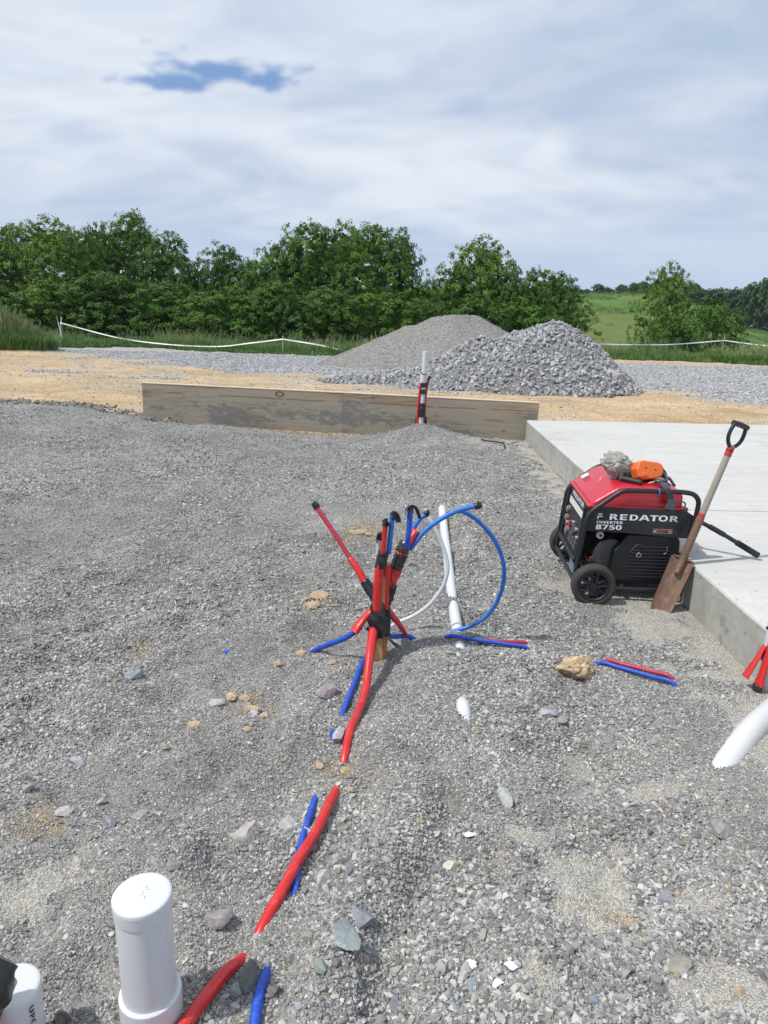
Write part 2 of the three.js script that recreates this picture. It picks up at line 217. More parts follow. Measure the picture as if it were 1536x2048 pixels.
{
  const cl = (x, z) => { const n = fbm(x * 0.6, z * 0.9, 4), f = fbm(x * 3, z * 6 + 3, 3), k = 0.72 + n * 0.5 + (f - 0.5) * 0.5, gr = ss(0.45, 0.7, fbm(x * 0.9 + 60, z * 1.6, 4)) * 0.5; let r = lerp(0.50, 0.42, gr) * k, g = lerp(0.365, 0.36, gr) * k * (0.97 + f * 0.06), b = lerp(0.215, 0.27, gr) * k * (0.9 + n * 0.2); const m = stonyAt(x, z) * 0.85; r = lerp(r, 0.36, m); g = lerp(g, 0.365, m); b = lerp(b, 0.37, m); return [r, g, b]; };
  const xs = [...span(-36, -14, 0.5), ...span(-13.8, 14, 0.14), ...span(14.5, 40, 0.5)], zs = [...span(-8.5, -20, 0.12), ...span(-20.2, -42, 0.25)];
  structure('clay_yard', heightSheet(xs, zs, (x, z) => { const d = table(GRASS, x) - z, w = (fbm(x * 1.3, z * 1.3, 3) - 0.5) * 2.2; return land(x, z) + 0.5 * ss(-27, -20, z) + 0.05 - 0.5 * ss(-0.3, 0.5, d + w) - 0.4 * ss(0, 0.4, z + 10.8 + 0.07 * x) + (fbm(x * 5, z * 5, 3) - 0.5) * 0.045 + (fbm(x * 1.1, z * 4 + 3, 3) - 0.5) * 0.06; }, cl), M.clay);
  const gc = (x, z) => { const n = fbm(x * 0.05 + 3, z * 0.05, 4), f = fbm(x * 0.5, z * 0.5, 3), h = ss(-70, -130, z), q = fbm(x * 0.16 + 7, z * 0.4, 3); const dry = ss(0.52, 0.68, n * 0.55 + q * 0.45) * 0.75, k = 0.8 + f * 0.4; return [lerp(lerp(0.09, 0.12, h), 0.2, dry) * k, lerp(lerp(0.165, 0.25, h), 0.24, dry) * k, lerp(lerp(0.028, 0.03, h), 0.06, dry) * k]; };
  const gx = [...span(-700, -120, 40), ...span(-110, -40, 5), ...span(-39, 40, 1), ...span(41, 130, 2), ...span(140, 700, 40)], gz = [60, 20, ...span(4, -24, 4), ...span(-25, -60, 0.9), ...span(-62, -240, 2.5), ...span(-250, -900, 40)];
  structure('grass_field', heightSheet(gx, gz, land, gc), M.sward);
}
// ---------------------------------------------------------------- concrete slab
{
  const cm = (() => { const S = 2048; return mapTex(S, S, (i, j) => {
    const x = i / S * 8, z = j / S * 12, n = fbm(x * 0.5, z * 0.9, 4), f = fbm(x * 9, z * 30, 3), st = fbm(x * 2.5 + fbm(x, z, 2) * 2, z * 18, 3), d = fbm(x * 20 + 3, z * 20, 2); let k = 0.49 * (0.9 + n * 0.16 + (f - 0.5) * 0.07 + (st - 0.5) * 0.16 + (d - 0.5) * 0.07 - ss(0.62, 0.75, fbm(x * 1.1 + 8, z * 1.3, 4)) * 0.09);
    const sp = h2(i * 3 + 1, j * 7) > 0.9994 ? 0.75 : 1; k *= sp;
    return [s8(k * 1.005), s8(k), s8(k * 0.98)]; }); })();
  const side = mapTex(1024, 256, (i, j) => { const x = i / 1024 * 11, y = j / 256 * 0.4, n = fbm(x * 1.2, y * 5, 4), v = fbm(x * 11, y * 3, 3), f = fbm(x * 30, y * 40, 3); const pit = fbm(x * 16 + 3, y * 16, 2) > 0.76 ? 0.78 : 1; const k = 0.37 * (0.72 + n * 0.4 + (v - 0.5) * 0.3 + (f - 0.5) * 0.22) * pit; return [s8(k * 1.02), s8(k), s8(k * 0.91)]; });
  const sideB = mapTex(1024, 256, (i, j) => { const x = i / 1024 * 11, y = j / 256 * 0.4, v = 255 * (fbm(x * 16 + 3, y * 16, 2) > 0.76 ? 0.2 : 0.55 + (fbm(x * 30, y * 40, 3) - 0.5) * 0.5); return [v, v, v]; }, { srgb: false });
  const top = 0.27, z0 = -9.8, z1 = 1.2, zr = span(z0, z1, 0.1);
  // top sheet with an eased edge, then the left face and the far face
  const pos = [], uv = [], idx = []; const prof = [[7, 0], [0.25, 0], [0.018, 0], [0.009, -0.0025], [0.003, -0.009], [0, -0.02]];
  zr.forEach(z => prof.forEach(([o, d]) => { pos.push(EDGE(z) + o + (d < 0 ? (fbm(z * 7, 3, 3) - 0.5) * 0.008 : 0), top + d, z); uv.push(o / 8, (z - z0) / 12); }));
  const n = prof.length; for (let j = 0; j < zr.length - 1; j++) for (let i = 0; i < n - 1; i++) { const a = j * n + i; idx.push(a, a + 1, a + n, a + 1, a + n + 1, a + n); }
  const g = new THREE.BufferGeometry(); g.setAttribute('position', new THREE.Float32BufferAttribute(pos, 3)); g.setAttribute('uv', new THREE.Float32BufferAttribute(uv, 2)); g.setIndex(idx); g.computeVertexNormals();
  const slab = thing('concrete_slab', 'broad pale concrete slab with the generator and shovel at its edge', 'slab');
  part('slab_top', g, new THREE.MeshStandardMaterial({ map: cm, roughness: 0.86 }), slab);
  const face = (p, q) => { const P = [], U = [], I = []; const m = 60; for (let i = 0; i <= m; i++) { const t = i / m, x = lerp(p[0], q[0], t), z = lerp(p[1], q[1], t), L = Math.hypot(q[0] - p[0], q[1] - p[1]) * t; for (const y of [top - 0.02, 0.1, -0.15]) { P.push(x + (y < 0.24 ? (fbm(z * 3 + y * 5, x, 2) - 0.5) * 0.006 : (p[0] === q[0] ? 0 : (fbm(z * 7, 3, 3) - 0.5) * 0.008)), y, z); U.push(L / 11, y / 0.4); } if (i < m) for (let k = 0; k < 2; k++) { const a = i * 3 + k; I.push(a, a + 3, a + 1, a + 3, a + 4, a + 1); } } const f = new THREE.BufferGeometry(); f.setAttribute('position', new THREE.Float32BufferAttribute(P, 3)); f.setAttribute('uv', new THREE.Float32BufferAttribute(U, 2)); f.setIndex(I); f.computeVertexNormals(); return f; };
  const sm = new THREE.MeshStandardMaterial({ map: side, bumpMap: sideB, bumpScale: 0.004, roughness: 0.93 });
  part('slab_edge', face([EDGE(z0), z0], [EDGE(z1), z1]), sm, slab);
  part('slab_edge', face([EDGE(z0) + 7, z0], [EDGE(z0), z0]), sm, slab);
  // saw-cut joint: a dark thread-thin slot filled with dust
  part('joint_line', new THREE.BoxGeometry(6.4, 0.0016, 0.005).translate(EDGE(-4.95) + 0.42 + 3.2, top + 0.0006, -4.95), mat(C(0.2, 0.2, 0.22), 0.9), slab);
}
// ---------------------------------------------------------------- plywood form boards
{
  const L = 3.2; const ply = seed => mapTex(1536, 512, (i, j) => {
    const x = i / 1536 * L, y = j / 512 * 0.56, wv = fbm(x * 0.9 + seed, y * 3, 2), g = fbm(x * 2.2 + seed * 5, y * 60 + wv * 14, 3), gf = fbm(x * 9 + seed, y * 220, 2);
    const raw = 0.8 + (g - 0.5) * 0.7 + (gf - 0.5) * 0.25; let r = 0.34 * raw, gg = 0.275 * raw, b = 0.20 * raw;
    const up = ss(0.40, 0.5, y + (g - 0.5) * 0.12); r = lerp(r, 0.42 * raw, up * 0.7); gg = lerp(gg, 0.27 * raw, up * 0.6); b = lerp(b, 0.165 * raw, up * 0.6);
    const film = ss(0.35, 0.6, fbm(x * 1.3 + seed * 3, y * 9, 4) + 0.12 * (1 - up)); r = lerp(r, 0.36, film * 0.6); gg = lerp(gg, 0.33, film * 0.6); b = lerp(b, 0.27, film * 0.6);
    const cs = fbm(x * 1.6 + seed * 9, y * 5 + 2, 4) + (fbm(x * 14, y * 50 + seed, 3) - 0.5) * 0.5 - up * 0.12, cem = ss(0.53, 0.72, cs + (fbm(x * 40, y * 90 + seed, 2) - 0.5) * 0.22); r = lerp(r, 0.17, cem * 0.85); gg = lerp(gg, 0.172, cem * 0.85); b = lerp(b, 0.16, cem * 0.85);
    const line = ss(0.012, 0.004, Math.abs(y - 0.435 - (vn(x * 2, seed) - 0.5) * 0.014)) * ss(0.35, 0.5, fbm(x * 4 + seed, 1, 3)); r = lerp(r, 0.1, line * 0.7); gg = lerp(gg, 0.1, line * 0.7); b = lerp(b, 0.09, line * 0.7);
    for (const [kx, ky, kr] of seed < 2 ? [[2.02, 0.497, 0.035]] : [[0.42, 0.51, 0.016], [2.3, 0.15, 0.014]]) { const d = Math.hypot((x - kx) / 1.7, y - ky) / kr, q = ss(1.25, 0.95, d) * ss(0.55, 0.85, d); r = lerp(r, 0.09, q); gg = lerp(gg, 0.05, q); b = lerp(b, 0.025, q); const inn = ss(0.8, 0.4, d); r = lerp(r, 0.36, inn * 0.5); gg = lerp(gg, 0.19, inn * 0.5); b = lerp(b, 0.09, inn * 0.5); }
    return [s8(r), s8(gg), s8(b)]; });
  const edgeM = mat(C(0.74, 0.64, 0.50), 0.8), dirty = mat(C(0.3, 0.21, 0.12), 0.9);
  const A = [-3.545, 0.637, -10.245], B = [-0.612, 0.572, -10.05], D = [2.15, 0.503, -9.868], hgt = 0.575, th = 0.036;
  const mk = (p, q, tex, label) => {
    const len = Math.hypot(q[0] - p[0], q[2] - p[2]), o = thing('form_board', label, 'board', [p[0], p[1], p[2]], -Math.atan2(q[2] - p[2], q[0] - p[0]), 'plywood form boards standing end to end');
    o.rotation.order = 'YZX'; o.rotation.z = Math.atan2(q[1] - p[1], len); const l2 = Math.hypot(len, q[1] - p[1]) - 0.003;
    const face = new THREE.BoxGeometry(l2, hgt, th - 0.006, 1, 1, 1).translate(l2 / 2, -hgt / 2 - 0.003, -th / 2); const u = face.attributes.uv, pp = face.attributes.position; for (let i = 0; i < u.count; i++) u.setXY(i, pp.getX(i) / L, (pp.getY(i) + hgt) / 0.56 * 0.97);
    part('board_face', face, new THREE.MeshStandardMaterial({ map: tex, bumpMap: tex, bumpScale: 0.0018, roughness: 0.9 }), o);
    part('top_edge', box(l2, 0.016, th + 0.004, l2 / 2, 0.005, -th / 2, 0.003), edgeM, o);
    for (let k = 0.3; k < l2; k += 0.8) { part('brace', box(0.038, hgt - 0.05, 0.085, k, -hgt / 2 - 0.04, -th - 0.043), dirty, o); }
  };
  mk(A, B, ply(1), 'longer weathered plywood form board with a bare left end and a large knot');
  mk(B, D, ply(4), 'weathered plywood form board behind the taped riser, ending at the slab corner');
}
// ---------------------------------------------------------------- loose gravel on the pad: uncountable
const yardY = (x, z) => land(x, z) + 0.5 * ss(-27, -20, z) + 0.05 + (fbm(x * 5, z * 5, 3) - 0.5) * 0.045 + (fbm(x * 1.1, z * 4 + 3, 3) - 0.5) * 0.06;
function stoneTint(r, out, base = 0.29, spread = 0.74) { let k = Math.min(0.52, base * Math.exp((r() + r() + r() - 1.5) * spread)); const t = r(); let R = k, G = k, B = k; if (t < 0.2) { R *= 1.06; G *= 1.0; B *= 0.89; } else if (t < 0.34) { R *= 0.94; G *= 0.99; B *= 1.04; } else { R *= 1.01; B *= 0.98; } if (t > 0.996) { R = G = B = 0.46; } if (t > 0.965 && t < 0.970) { R = 0.36; G = 0.25; B = 0.13; } out[0] = R; out[1] = G; out[2] = B; }
{
  const r = rng(2024), group = stuff('loose_gravel', 'grey crushed gravel spread over the pad in front of the boards', 'gravel'), L = [], c = [0, 0, 0];
  const zone = (z0, z1, count, s0, s1, pow, sink, marg) => { let n = 0; while (n < count) {
      const z = lerp(z0, z1, r()), half = -z * 0.57 + marg, x = (r() * 2 - 1) * half; n++;
      const e = EDGE(z) - x; if (e < 0.008 || z < table(PADEND, x) + 0.05) continue;
      const p = paleAt(x, z); if (p > 0.3 && r() < p * 0.9) { if (r() < 0.65) continue; }
      const coarse = fbm(x * 1.3 + 50, z * 1.3, 3), fn = fbm(x * 3 + 9, z * 3, 2);
      let s = s0 + (s1 - s0) * Math.pow(r(), pow) * (0.45 + 1.1 * ss(0.3, 0.7, coarse)); if (p > 0.4) s = Math.min(s, 0.008);
      if (fn > 0.62 && s < s1 * 0.5 && r() < 0.45) continue;
      stoneTint(r, c); const pc = padColor(x, z), f = 0.5; const k = (pc[0] + pc[1] + pc[2]) / 0.93; c[0] *= lerp(1, k, 0.6); c[1] *= lerp(1, k, 0.6); c[2] *= lerp(1, k, 0.6);
      if (p > 0.4) { c[0] = lerp(c[0], 0.45, 0.75); c[1] = lerp(c[1], 0.435, 0.75); c[2] = lerp(c[2], 0.39, 0.75); }
      L.push([x, pad(x, z) + s * sink, z, s, c[0], c[1], c[2], 0.55]);
    } };
  zone(-0.75, -2.2, 190000, 0.0048, 0.016, 2.7, 0.08, 0.8);
  zone(-2.2, -3.6, 150000, 0.0065, 0.019, 2.5, 0.1, 0.9);
  zone(-3.6, -6, 140000, 0.009, 0.020, 2.4, 0.1, 0.9);
  zone(-6, -12.4, 110000, 0.016, 0.03, 1.8, 0.1, 1.2);
  zone(-0.75, -3.6, 13000, 0.012, 0.029, 2.4, 0.13, 0.8);
  zone(-3.6, -8, 3500, 0.022, 0.042, 2, 0.12, 0.9);
  for (let i = 0; i < 420; i++) { const z = -2.4 - r() * 6.5, o = Math.pow(r(), 2.2) * 1.6 + 0.012, s = 0.004 + r() * r() * 0.012; stoneTint(r, c); L.push([EDGE(z) + o, 0.27 + s * 0.2, z, s, c[0], c[1], c[2], 0.4]); }   // crumbs kicked up on to the slab
  scatter('gravel_chips', CHIPS, L, M.chip, group, r, 0.9);
}
const MARKS = [[-0.515, -1.262, 'beside the tall capped pipe'], [-0.13, -2.2, 'where the red sleeve dips under the gravel'], [-0.03, -2.98, 'at the foot of the taped stake'], [1.2, -3.6, 'before the near generator wheel'], [1.3, -2.25, 'beside the end of the wide white pipe'], [0.35, -2.6, 'beside the buried stub of the fallen pipe'], [0.897, -2.949, 'beside the big clay lump'], [0.44, -2.09, 'beside the long pale stone sliver'], [0.62, -1.69, 'at the edge of the pale dusty patch'], [-0.737, -3.04, 'near the tiny blue scrap'], [-0.235, -1.8, 'where the red and blue tubes cross'], [-0.27, -1.3, 'beside the short blue tube'], [-0.06, -1.45, 'near the pair of large blue-grey rocks'], [0.3, -1.37, 'among the white plastic scraps'], [0.8, -1.35, 'in the corner dust beyond the pale patch'], [-0.55, -2.6, 'in the patch of crumbled clay'], [-1.0, -1.7, 'in the pale dust left of the capped pipe'], [0.46, -5.3, 'beside the open end of the fallen pipe'], [-0.3, -4.4, 'behind the crimson tube of the taped stake'], [-1.25, -3.2, 'on the open gravel left of the blue scrap']];
function beside(x, z) { let best = 9, t = ''; for (const m of MARKS) { const d = Math.hypot(m[0] - x, m[1] - z); if (d < best) { best = d; t = m[2]; } } return t; }
const sized = w => w > 0.062 ? 'large' : w > 0.038 ? 'middling' : 'small';
// ---------------------------------------------------------------- larger stones lying in the gravel
{
  const TONE = { b: [0.225, 0.238, 0.252], d: [0.115, 0.116, 0.12], g: [0.245, 0.242, 0.228], p: [0.36, 0.362, 0.355], w: [0.46, 0.45, 0.43], t: [0.34, 0.27, 0.19] };
  const KIND = { b: ['bluish grey broken stone lying loose in the gravel', 'blue-grey stones in the gravel'], d: ['dark charcoal stone beside the buried red and blue tubes', 'dark stones in the gravel'], g: ['mid grey angular stone lying loose in the gravel', 'grey stones in the gravel'], p: ['pale grey flat stone lying loose in the gravel', 'pale stones in the gravel'], w: ['chalky off-white stone lying loose in the gravel', 'off-white stones in the gravel'], t: ['small tan stone lying loose in the gravel', 'tan stones in the gravel'] };
  const WORD = { b: 'bluish grey broken', d: 'dark charcoal', g: 'mid grey angular', p: 'pale grey flat', w: 'chalky off-white', t: 'tan' };
  const R = [[-0.076, -1.417, 0.063, 0.091, "b"], [-0.039, -1.501, 0.069, 0.053, "b"], [-0.310, -1.361, 0.054, 0.074, "d"], [-0.425, -1.525, 0.070, 0.062, "g"], [-0.418, -1.866, 0.082, 0.071, "p"], [-0.289, -1.934, 0.081, 0.036, "p"], [-0.226, -2.682, 0.094, 0.068, "g"], [-0.151, -2.356, 0.050, 0.092, "p"], [-1.105, -2.841, 0.081, 0.054, "b"], [-0.681, -2.615, 0.067, 0.054, "p"], [-1.074, -2.173, 0.054, 0.036, "p"], [-0.823, -1.832, 0.040, 0.034, "b"], [-0.601, -1.843, 0.044, 0.034, "g"], [-0.925, -1.991, 0.040, 0.027, "p"], [0.441, -2.086, 0.045, 0.110, "p"], [0.694, -2.605, 0.071, 0.046, "p"], [0.759, -2.595, 0.062, 0.033, "b"], [0.229, -1.783, 0.046, 0.043, "w"], [1.090, -1.890, 0.070, 0.048, "g"], [0.838, -1.661, 0.040, 0.037, "b"], [0.772, -1.410, 0.071, 0.033, "g"], [-0.156, -1.670, 0.052, 0.058, "p"], [-0.245, -1.322, 0.036, 0.031, "d"], [-0.329, -1.322, 0.041, 0.041, "b"], [0.049, -1.318, 0.029, 0.036, "b"], [0.241, -1.365, 0.032, 0.034, "b"], [0.538, -1.288, 0.028, 0.040, "b"], [-0.132, -1.335, 0.041, 0.039, "g"], [0.881, -1.329, 0.029, 0.027, "t"], [0.525, -1.313, 0.024, 0.024, "b"], [-0.168, -1.449, 0.036, 0.036, "g"], [-0.216, -1.422, 0.030, 0.025, "g"], [-0.573, -1.643, 0.040, 0.028, "g"], [-0.756, -1.887, 0.051, 0.025, "g"], [-0.989, -1.875, 0.047, 0.038, "p"], [-1.147, -1.970, 0.036, 0.030, "g"], [0.086, -1.345, 0.024, 0.024, "g"], [0.140, -1.431, 0.028, 0.023, "p"], [0.568, -1.903, 0.042, 0.026, "g"], [0.350, -1.631, 0.034, 0.025, "w"], [0.371, -1.306, 0.026, 0.021, "p"], [0.014, -1.278, 0.030, 0.026, "g"], [0.141, -1.258, 0.028, 0.021, "b"], [-0.504, -2.510, 0.044, 0.032, "p"], [-0.792, -2.262, 0.041, 0.030, "g"], [0.323, -2.976, 0.037, 0.028, "g"], [0.400, -2.128, 0.025, 0.021, "g"], [0.726, -1.820, 0.034, 0.022, "g"], [0.715, -1.506, 0.032, 0.021, "t"], [0.547, -1.427, 0.028, 0.020, "g"]];
  const r = rng(99);
  R.forEach(([x, z, w, h, k], i) => {
    const tall = h > w, y = pad(x, z), sy = tall ? w * 0.75 : Math.min(w, h) * 0.8, g = rockGeo(i + 1, w, sy, tall ? h * 1.05 : w * 0.85, TONE[k].map(v => v * (0.9 + r() * 0.2)), { detail: w > 0.05 ? 12 : 8, rough: 0.045, cuts: 14 });
    g.rotateZ((r() - 0.5) * 0.5).rotateX((r() - 0.5) * 0.4).rotateY((r() - 0.5) * 0.9);
    const o = solo('loose_stone', g, M.rock, `${sized(w)} ${WORD[k]} stone lying ${beside(x, z)}`, 'stone', `${KIND[k][1]}, ${sized(w)}, ${beside(x, z)}`); o.position.set(x, y + sy * 0.16, z);
    if (i === 0) { tag(o, 'tall blue-grey rock beside a squat one in the gravel by the red tube', 'stone'); delete o.userData.group; }
    if (i === 4) { tag(o, 'large pale bluish rock in the gravel left of the crossing red and blue tubes', 'stone'); delete o.userData.group; }
    if (i === 14) { tag(o, 'long pale pointed sliver of stone lying alone in the gravel', 'stone'); delete o.userData.group; }
  });
  // clods of tan clay
  const K = [[0.897, -2.949, 0.135, 0.163], [0.802, -3.075, 0.039, 0.072], [-0.648, -2.708, 0.073, 0.060], [-0.581, -2.692, 0.056, 0.043], [-0.473, -2.904, 0.046, 0.050], [-0.360, -3.772, 0.15, 0.08], [-0.390, -3.644, 0.112, 0.073], [-0.200, -5.140, 0.18, 0.054], [-0.527, -2.578, 0.075, 0.050], [-0.465, -2.494, 0.052, 0.036], [-0.720, -2.410, 0.066, 0.043], [-0.508, -2.370, 0.042, 0.023], [-0.120, -2.164, 0.046, 0.04], [-0.212, -2.196, 0.043, 0.025], [-0.098, -2.083, 0.035, 0.030], [-0.225, -2.955, 0.047, 0.037], [-0.390, -3.065, 0.072, 0.024], [-0.323, -3.163, 0.074, 0.030], [0.699, -1.578, 0.030, 0.03], [0.388, -2.456, 0.028, 0.036], [0.888, -1.704, 0.026, 0.026], [-1.306, -3.417, 0.069, 0.026], [-1.106, -3.049, 0.053, 0.024], [0.537, -5.238, 0.062, 0.047], [1.153, -3.454, 0.048, 0.037], [-1.326, -3.062, 0.038, 0.034], [-0.26, -5.2, 0.09, 0.05], [-0.12, -5.1, 0.08, 0.05], [-0.44, -3.72, 0.06, 0.05]];
  K.forEach(([x, z, w, h], i) => { if (i) { w *= 0.72; h *= 0.5; } const hh = Math.min(h, w * 0.75), k = 0.9 + r() * 0.2, g = rockGeo(200 + i, w, i ? hh * 0.8 : 0.1, i ? w * 0.8 : 0.15, [0.40 * k, 0.305 * k, 0.195 * k], { detail: i ? 9 : 22, cuts: i ? 3 : 6, rough: 0.13, lump: i ? 0.22 : 0.10, mott: 0.3 }); g.rotateY(r() * 6);
    const o = solo('clay_clod', g, M.rock, `${w > 0.045 ? 'larger' : 'tiny'} crumbly clod of tan clay ${beside(x, z)}`, 'clod', `${w > 0.045 ? 'larger' : 'tiny'} clay clods ${beside(x, z)}`); o.position.set(x, pad(x, z) + hh * 0.18, z); if (!i) { tag(o, 'big tan lump of clay between the two short red and blue tube pairs', 'clod'); delete o.userData.group; o.position.y += 0.02; } });
  // white plastic shavings
  [[0.29, -1.86], [0.246, -1.425], [0.34, -1.392], [0.3, -1.355]].forEach(([x, z], i) => { const g = rockGeo(300 + i, 0.026, 0.01, 0.018, [0.78, 0.79, 0.8], { detail: 5, cuts: 6, rough: 0.2, mott: 0.05 }); const o = solo('plastic_shaving', g, M.rock, 'bright white scrap of plastic lying in the gravel', 'scrap', 'white plastic scraps'); o.position.set(x, pad(x, z) + 0.007, z); });
  const o = solo('plastic_shaving', rockGeo(310, 0.03, 0.008, 0.02, [0.02, 0.08, 0.5], { detail: 5, cuts: 6, rough: 0.2, mott: 0.05 }), M.rock, 'tiny bright blue scrap of tubing on the gravel', 'scrap'); o.position.set(-0.737, pad(-0.737, -3.039) + 0.008, -3.039);
}
// ---------------------------------------------------------------- plastics
const mott = mapTex(256, 256, (i, j) => { const v = 236 + 19 * fbm(i / 18, j / 18, 4); return [v, v, v]; });
M.pvc = mat(C(1, 1, 1), 0.34, { map: mapTex(256, 512, (i, j) => { const f = fbm(i / 6, j / 6, 2), n = fbm(i / 40, j / 60 + 4, 3), d = ss(0.66, 0.82, f * 0.55 + n * 0.45) * 0.35 + ss(0.72, 0.8, fbm(i / 2.5, j / 30, 2)) * 0.1, k = 0.96 + n * 0.06; return [s8(lerp(0.605 * k, 0.38, d)), s8(lerp(0.62 * k, 0.35, d)), s8(lerp(0.655 * k, 0.30, d))]; }) });
M.pvcCap = mat(C(0.605, 0.62, 0.655), 0.32);
const dusty = (rgb, seed) => mapTex(256, 1024, (i, j) => { const a = Math.cos(i / 256 * 6.2832) * 3, c = Math.sin(i / 256 * 6.2832) * 3, n = vn3(a + seed, c, j / 60), f = fbm(i / 5 + seed * 9, j / 5, 2), sc = fbm(i / 3, j / 40 + seed, 2); const d = ss(0.62, 0.8, f * 0.6 + n * 0.4) * 0.28 + ss(0.68, 0.8, sc) * 0.08, k = 0.88 + n * 0.24; return [s8(lerp(rgb[0] * k, 0.42, d)), s8(lerp(rgb[1] * k, 0.4, d)), s8(lerp(rgb[2] * k, 0.36, d))]; });
const plastic = (rgb, seed, rough, extra = {}) => new THREE.MeshPhysicalMaterial({ map: dusty(rgb, seed), roughness: rough, ...extra });
M.red = plastic([0.56, 0.012, 0.014], 1, 0.36, { clearcoat: 0.25, clearcoatRoughness: 0.3 });
M.crimson = plastic([0.40, 0.02, 0.05], 2, 0.45);
M.blue = plastic([0.008, 0.07, 0.46], 3, 0.45);
M.sky = plastic([0.014, 0.15, 0.56], 4, 0.45);
M.milk = new THREE.MeshPhysicalMaterial({ color: C(0.66, 0.70, 0.74), roughness: 0.35, transmission: 0.25, thickness: 0 });
M.tape = new THREE.MeshPhysicalMaterial({ color: C(0.012, 0.012, 0.014), roughness: 0.28, clearcoat: 0.2, clearcoatRoughness: 0.3 });
M.stake = mat(C(1, 1, 1), 0.85, { map: mapTex(128, 512, (i, j) => { const g = fbm(i / 9, j / 120, 3) + (fbm(i / 2.5, j / 60, 2) - 0.5) * 0.5, k = 0.75 + g * 0.5; return [s8(0.5 * k), s8(0.3 * k), s8(0.12 * k)]; }) });
const laid = (p, q, lift) => { const o = []; for (let i = 0; i <= 4; i++) { const t = i / 4, ya = padS(p[0], p[1]) + lift, yb = padS(q[0], q[1]) + lift; o.push([lerp(p[0], q[0], t) + Math.sin(t * 3.1) * 0.006, lerp(ya, yb, t), lerp(p[1], q[1], t)]); } const d = o[1].map((v, k) => v - o[0][k]); return [[o[0][0] - d[0] * 0.5, o[0][1] - 0.04, o[0][2] - d[2] * 0.5], ...o, [o[4][0] + d[0] * 0.5, o[4][1] - 0.04, o[4][2] + d[2] * 0.5]]; };
const padS = (x, z) => { let s = 0; for (const [a, b] of [[0, 0], [0.09, 0], [-0.09, 0], [0, 0.12], [0, -0.12], [0.04, 0.06], [-0.04, -0.06]]) s += pad(x + a, z + b); return s / 7; };
const onPad = (pts, lift) => pts.map(([x, z, l]) => [x, padS(x, z) + (l ?? lift), z]);
function tubeThing(name, pts, rad, m, label, opts) { return solo(name, sweep(pts, rad, opts), m, label, 'tube'); }

// ---------------------------------------------------------------- buried runs of tubing
tubeThing('red_tube', [[-0.037, 0.19, -2.955], [-0.048, 0.135, -2.84], ...onPad([[-0.064, -2.67, 0.03], [-0.09, -2.49, 0.017], [-0.112, -2.35, 0.012], [-0.126, -2.235, -0.012], [-0.133, -2.19, -0.04], [-0.14, -2.12, -0.015], [-0.165, -1.988, 0.026], [-0.19, -1.868, 0.03], [-0.232, -1.738, 0.028], [-0.272, -1.613, 0.014], [-0.305, -1.53, -0.008], [-0.326, -1.47, -0.04], [-0.342, -1.42, -0.012], [-0.368, -1.359, 0.014], [-0.396, -1.299, 0.016], [-0.44, -1.21, 0.012], [-0.52, -1.05, 0.0]])], t => (t < 0.16 ? 0.023 - t * 0.04 : 0.0165) * (1 + 0.12 * Math.exp(-(((t - 0.155) / 0.012) ** 2))), M.red, 'long red sleeve snaking from the taped stake through the gravel to the capped pipe', { n: 14, seg: 200, rough: 0.03 });
tubeThing('blue_tube', onPad([[-0.07, -3.06, -0.02], [-0.088, -2.957, 0.006], [-0.116, -2.748, 0.012], [-0.148, -2.563, 0.002], [-0.165, -2.47, -0.035], [-0.18, -2.36, -0.004], [-0.195, -2.28, -0.04], [-0.21, -2.12, -0.03], [-0.217, -2.051, 0.0], [-0.226, -1.938, 0.012], [-0.236, -1.834, 0.006], [-0.234, -1.653, -0.006], [-0.235, -1.55, -0.06]], 0), 0.0125, M.blue, 'blue tube half buried beside and under the long red sleeve');
tubeThing('blue_tube', onPad([[-0.268, -1.46, -0.05], [-0.27, -1.375, -0.004], [-0.275, -1.31, 0.012], [-0.272, -1.2, 0.014], [-0.27, -1.05, 0.01]], 0), 0.0135, M.blue, 'short blue tube rising from the gravel right of the capped pipe');
tubeThing('blue_tube', laid([0.335, -3.176], [0.70, -3.125], 0.016), 0.0098, M.blue, 'blue tube of the pair lying across the gravel by the fallen white pipe');
tubeThing('red_tube', laid([0.50, -3.172], [0.712, -3.192], 0.016), 0.0098, M.crimson, 'crimson tube of the pair lying across the gravel by the fallen white pipe');
tubeThing('blue_tube', laid([1.045, -3.02], [1.283, -2.786], 0.016), 0.0098, M.blue, 'blue tube of the pair lying between the clay lump and the slab');
tubeThing('red_tube', laid([1.08, -3.045], [1.301, -2.85], 0.016), 0.0098, M.crimson, 'crimson tube of the pair lying between the clay lump and the slab');
// ---------------------------------------------------------------- fallen white pipe
{
  const o = thing('white_pipe', 'white plastic pipe lying half buried behind the taped bundle, tied with a black band', 'pipe');
  const pts = onPad([[0.33, -2.45, -0.06], [0.347, -2.556, -0.024], [0.349, -2.62, -0.006], [0.352, -2.70, -0.034], [0.357, -2.80, -0.04], [0.375, -3.0, -0.035], [0.378, -3.09, -0.02], [0.385, -3.2, -0.035], [0.391, -3.33, 0.0], [0.402, -3.6, 0.012], [0.41, -3.825, -0.012], [0.425, -4.2, 0.004], [0.443, -4.666, 0.02], [0.455, -5.0, 0.03], [0.469, -5.48, 0.04]], 0);
  part('pipe', sweep(pts, 0.031, { n: 20, seg: 120 }), M.pvc, o);
  const y = pad(0.45, -4.85); part('tie_band', sweep([[0.448, y + 0.025, -4.80], [0.450, y + 0.026, -4.835]], 0.034, { n: 20 }), M.tape, o); part('tie_tail', sweep([[0.42, y + 0.05, -4.82], [0.40, y + 0.07, -4.80], [0.385, y + 0.062, -4.79]], 0.004), M.tape, o);
}
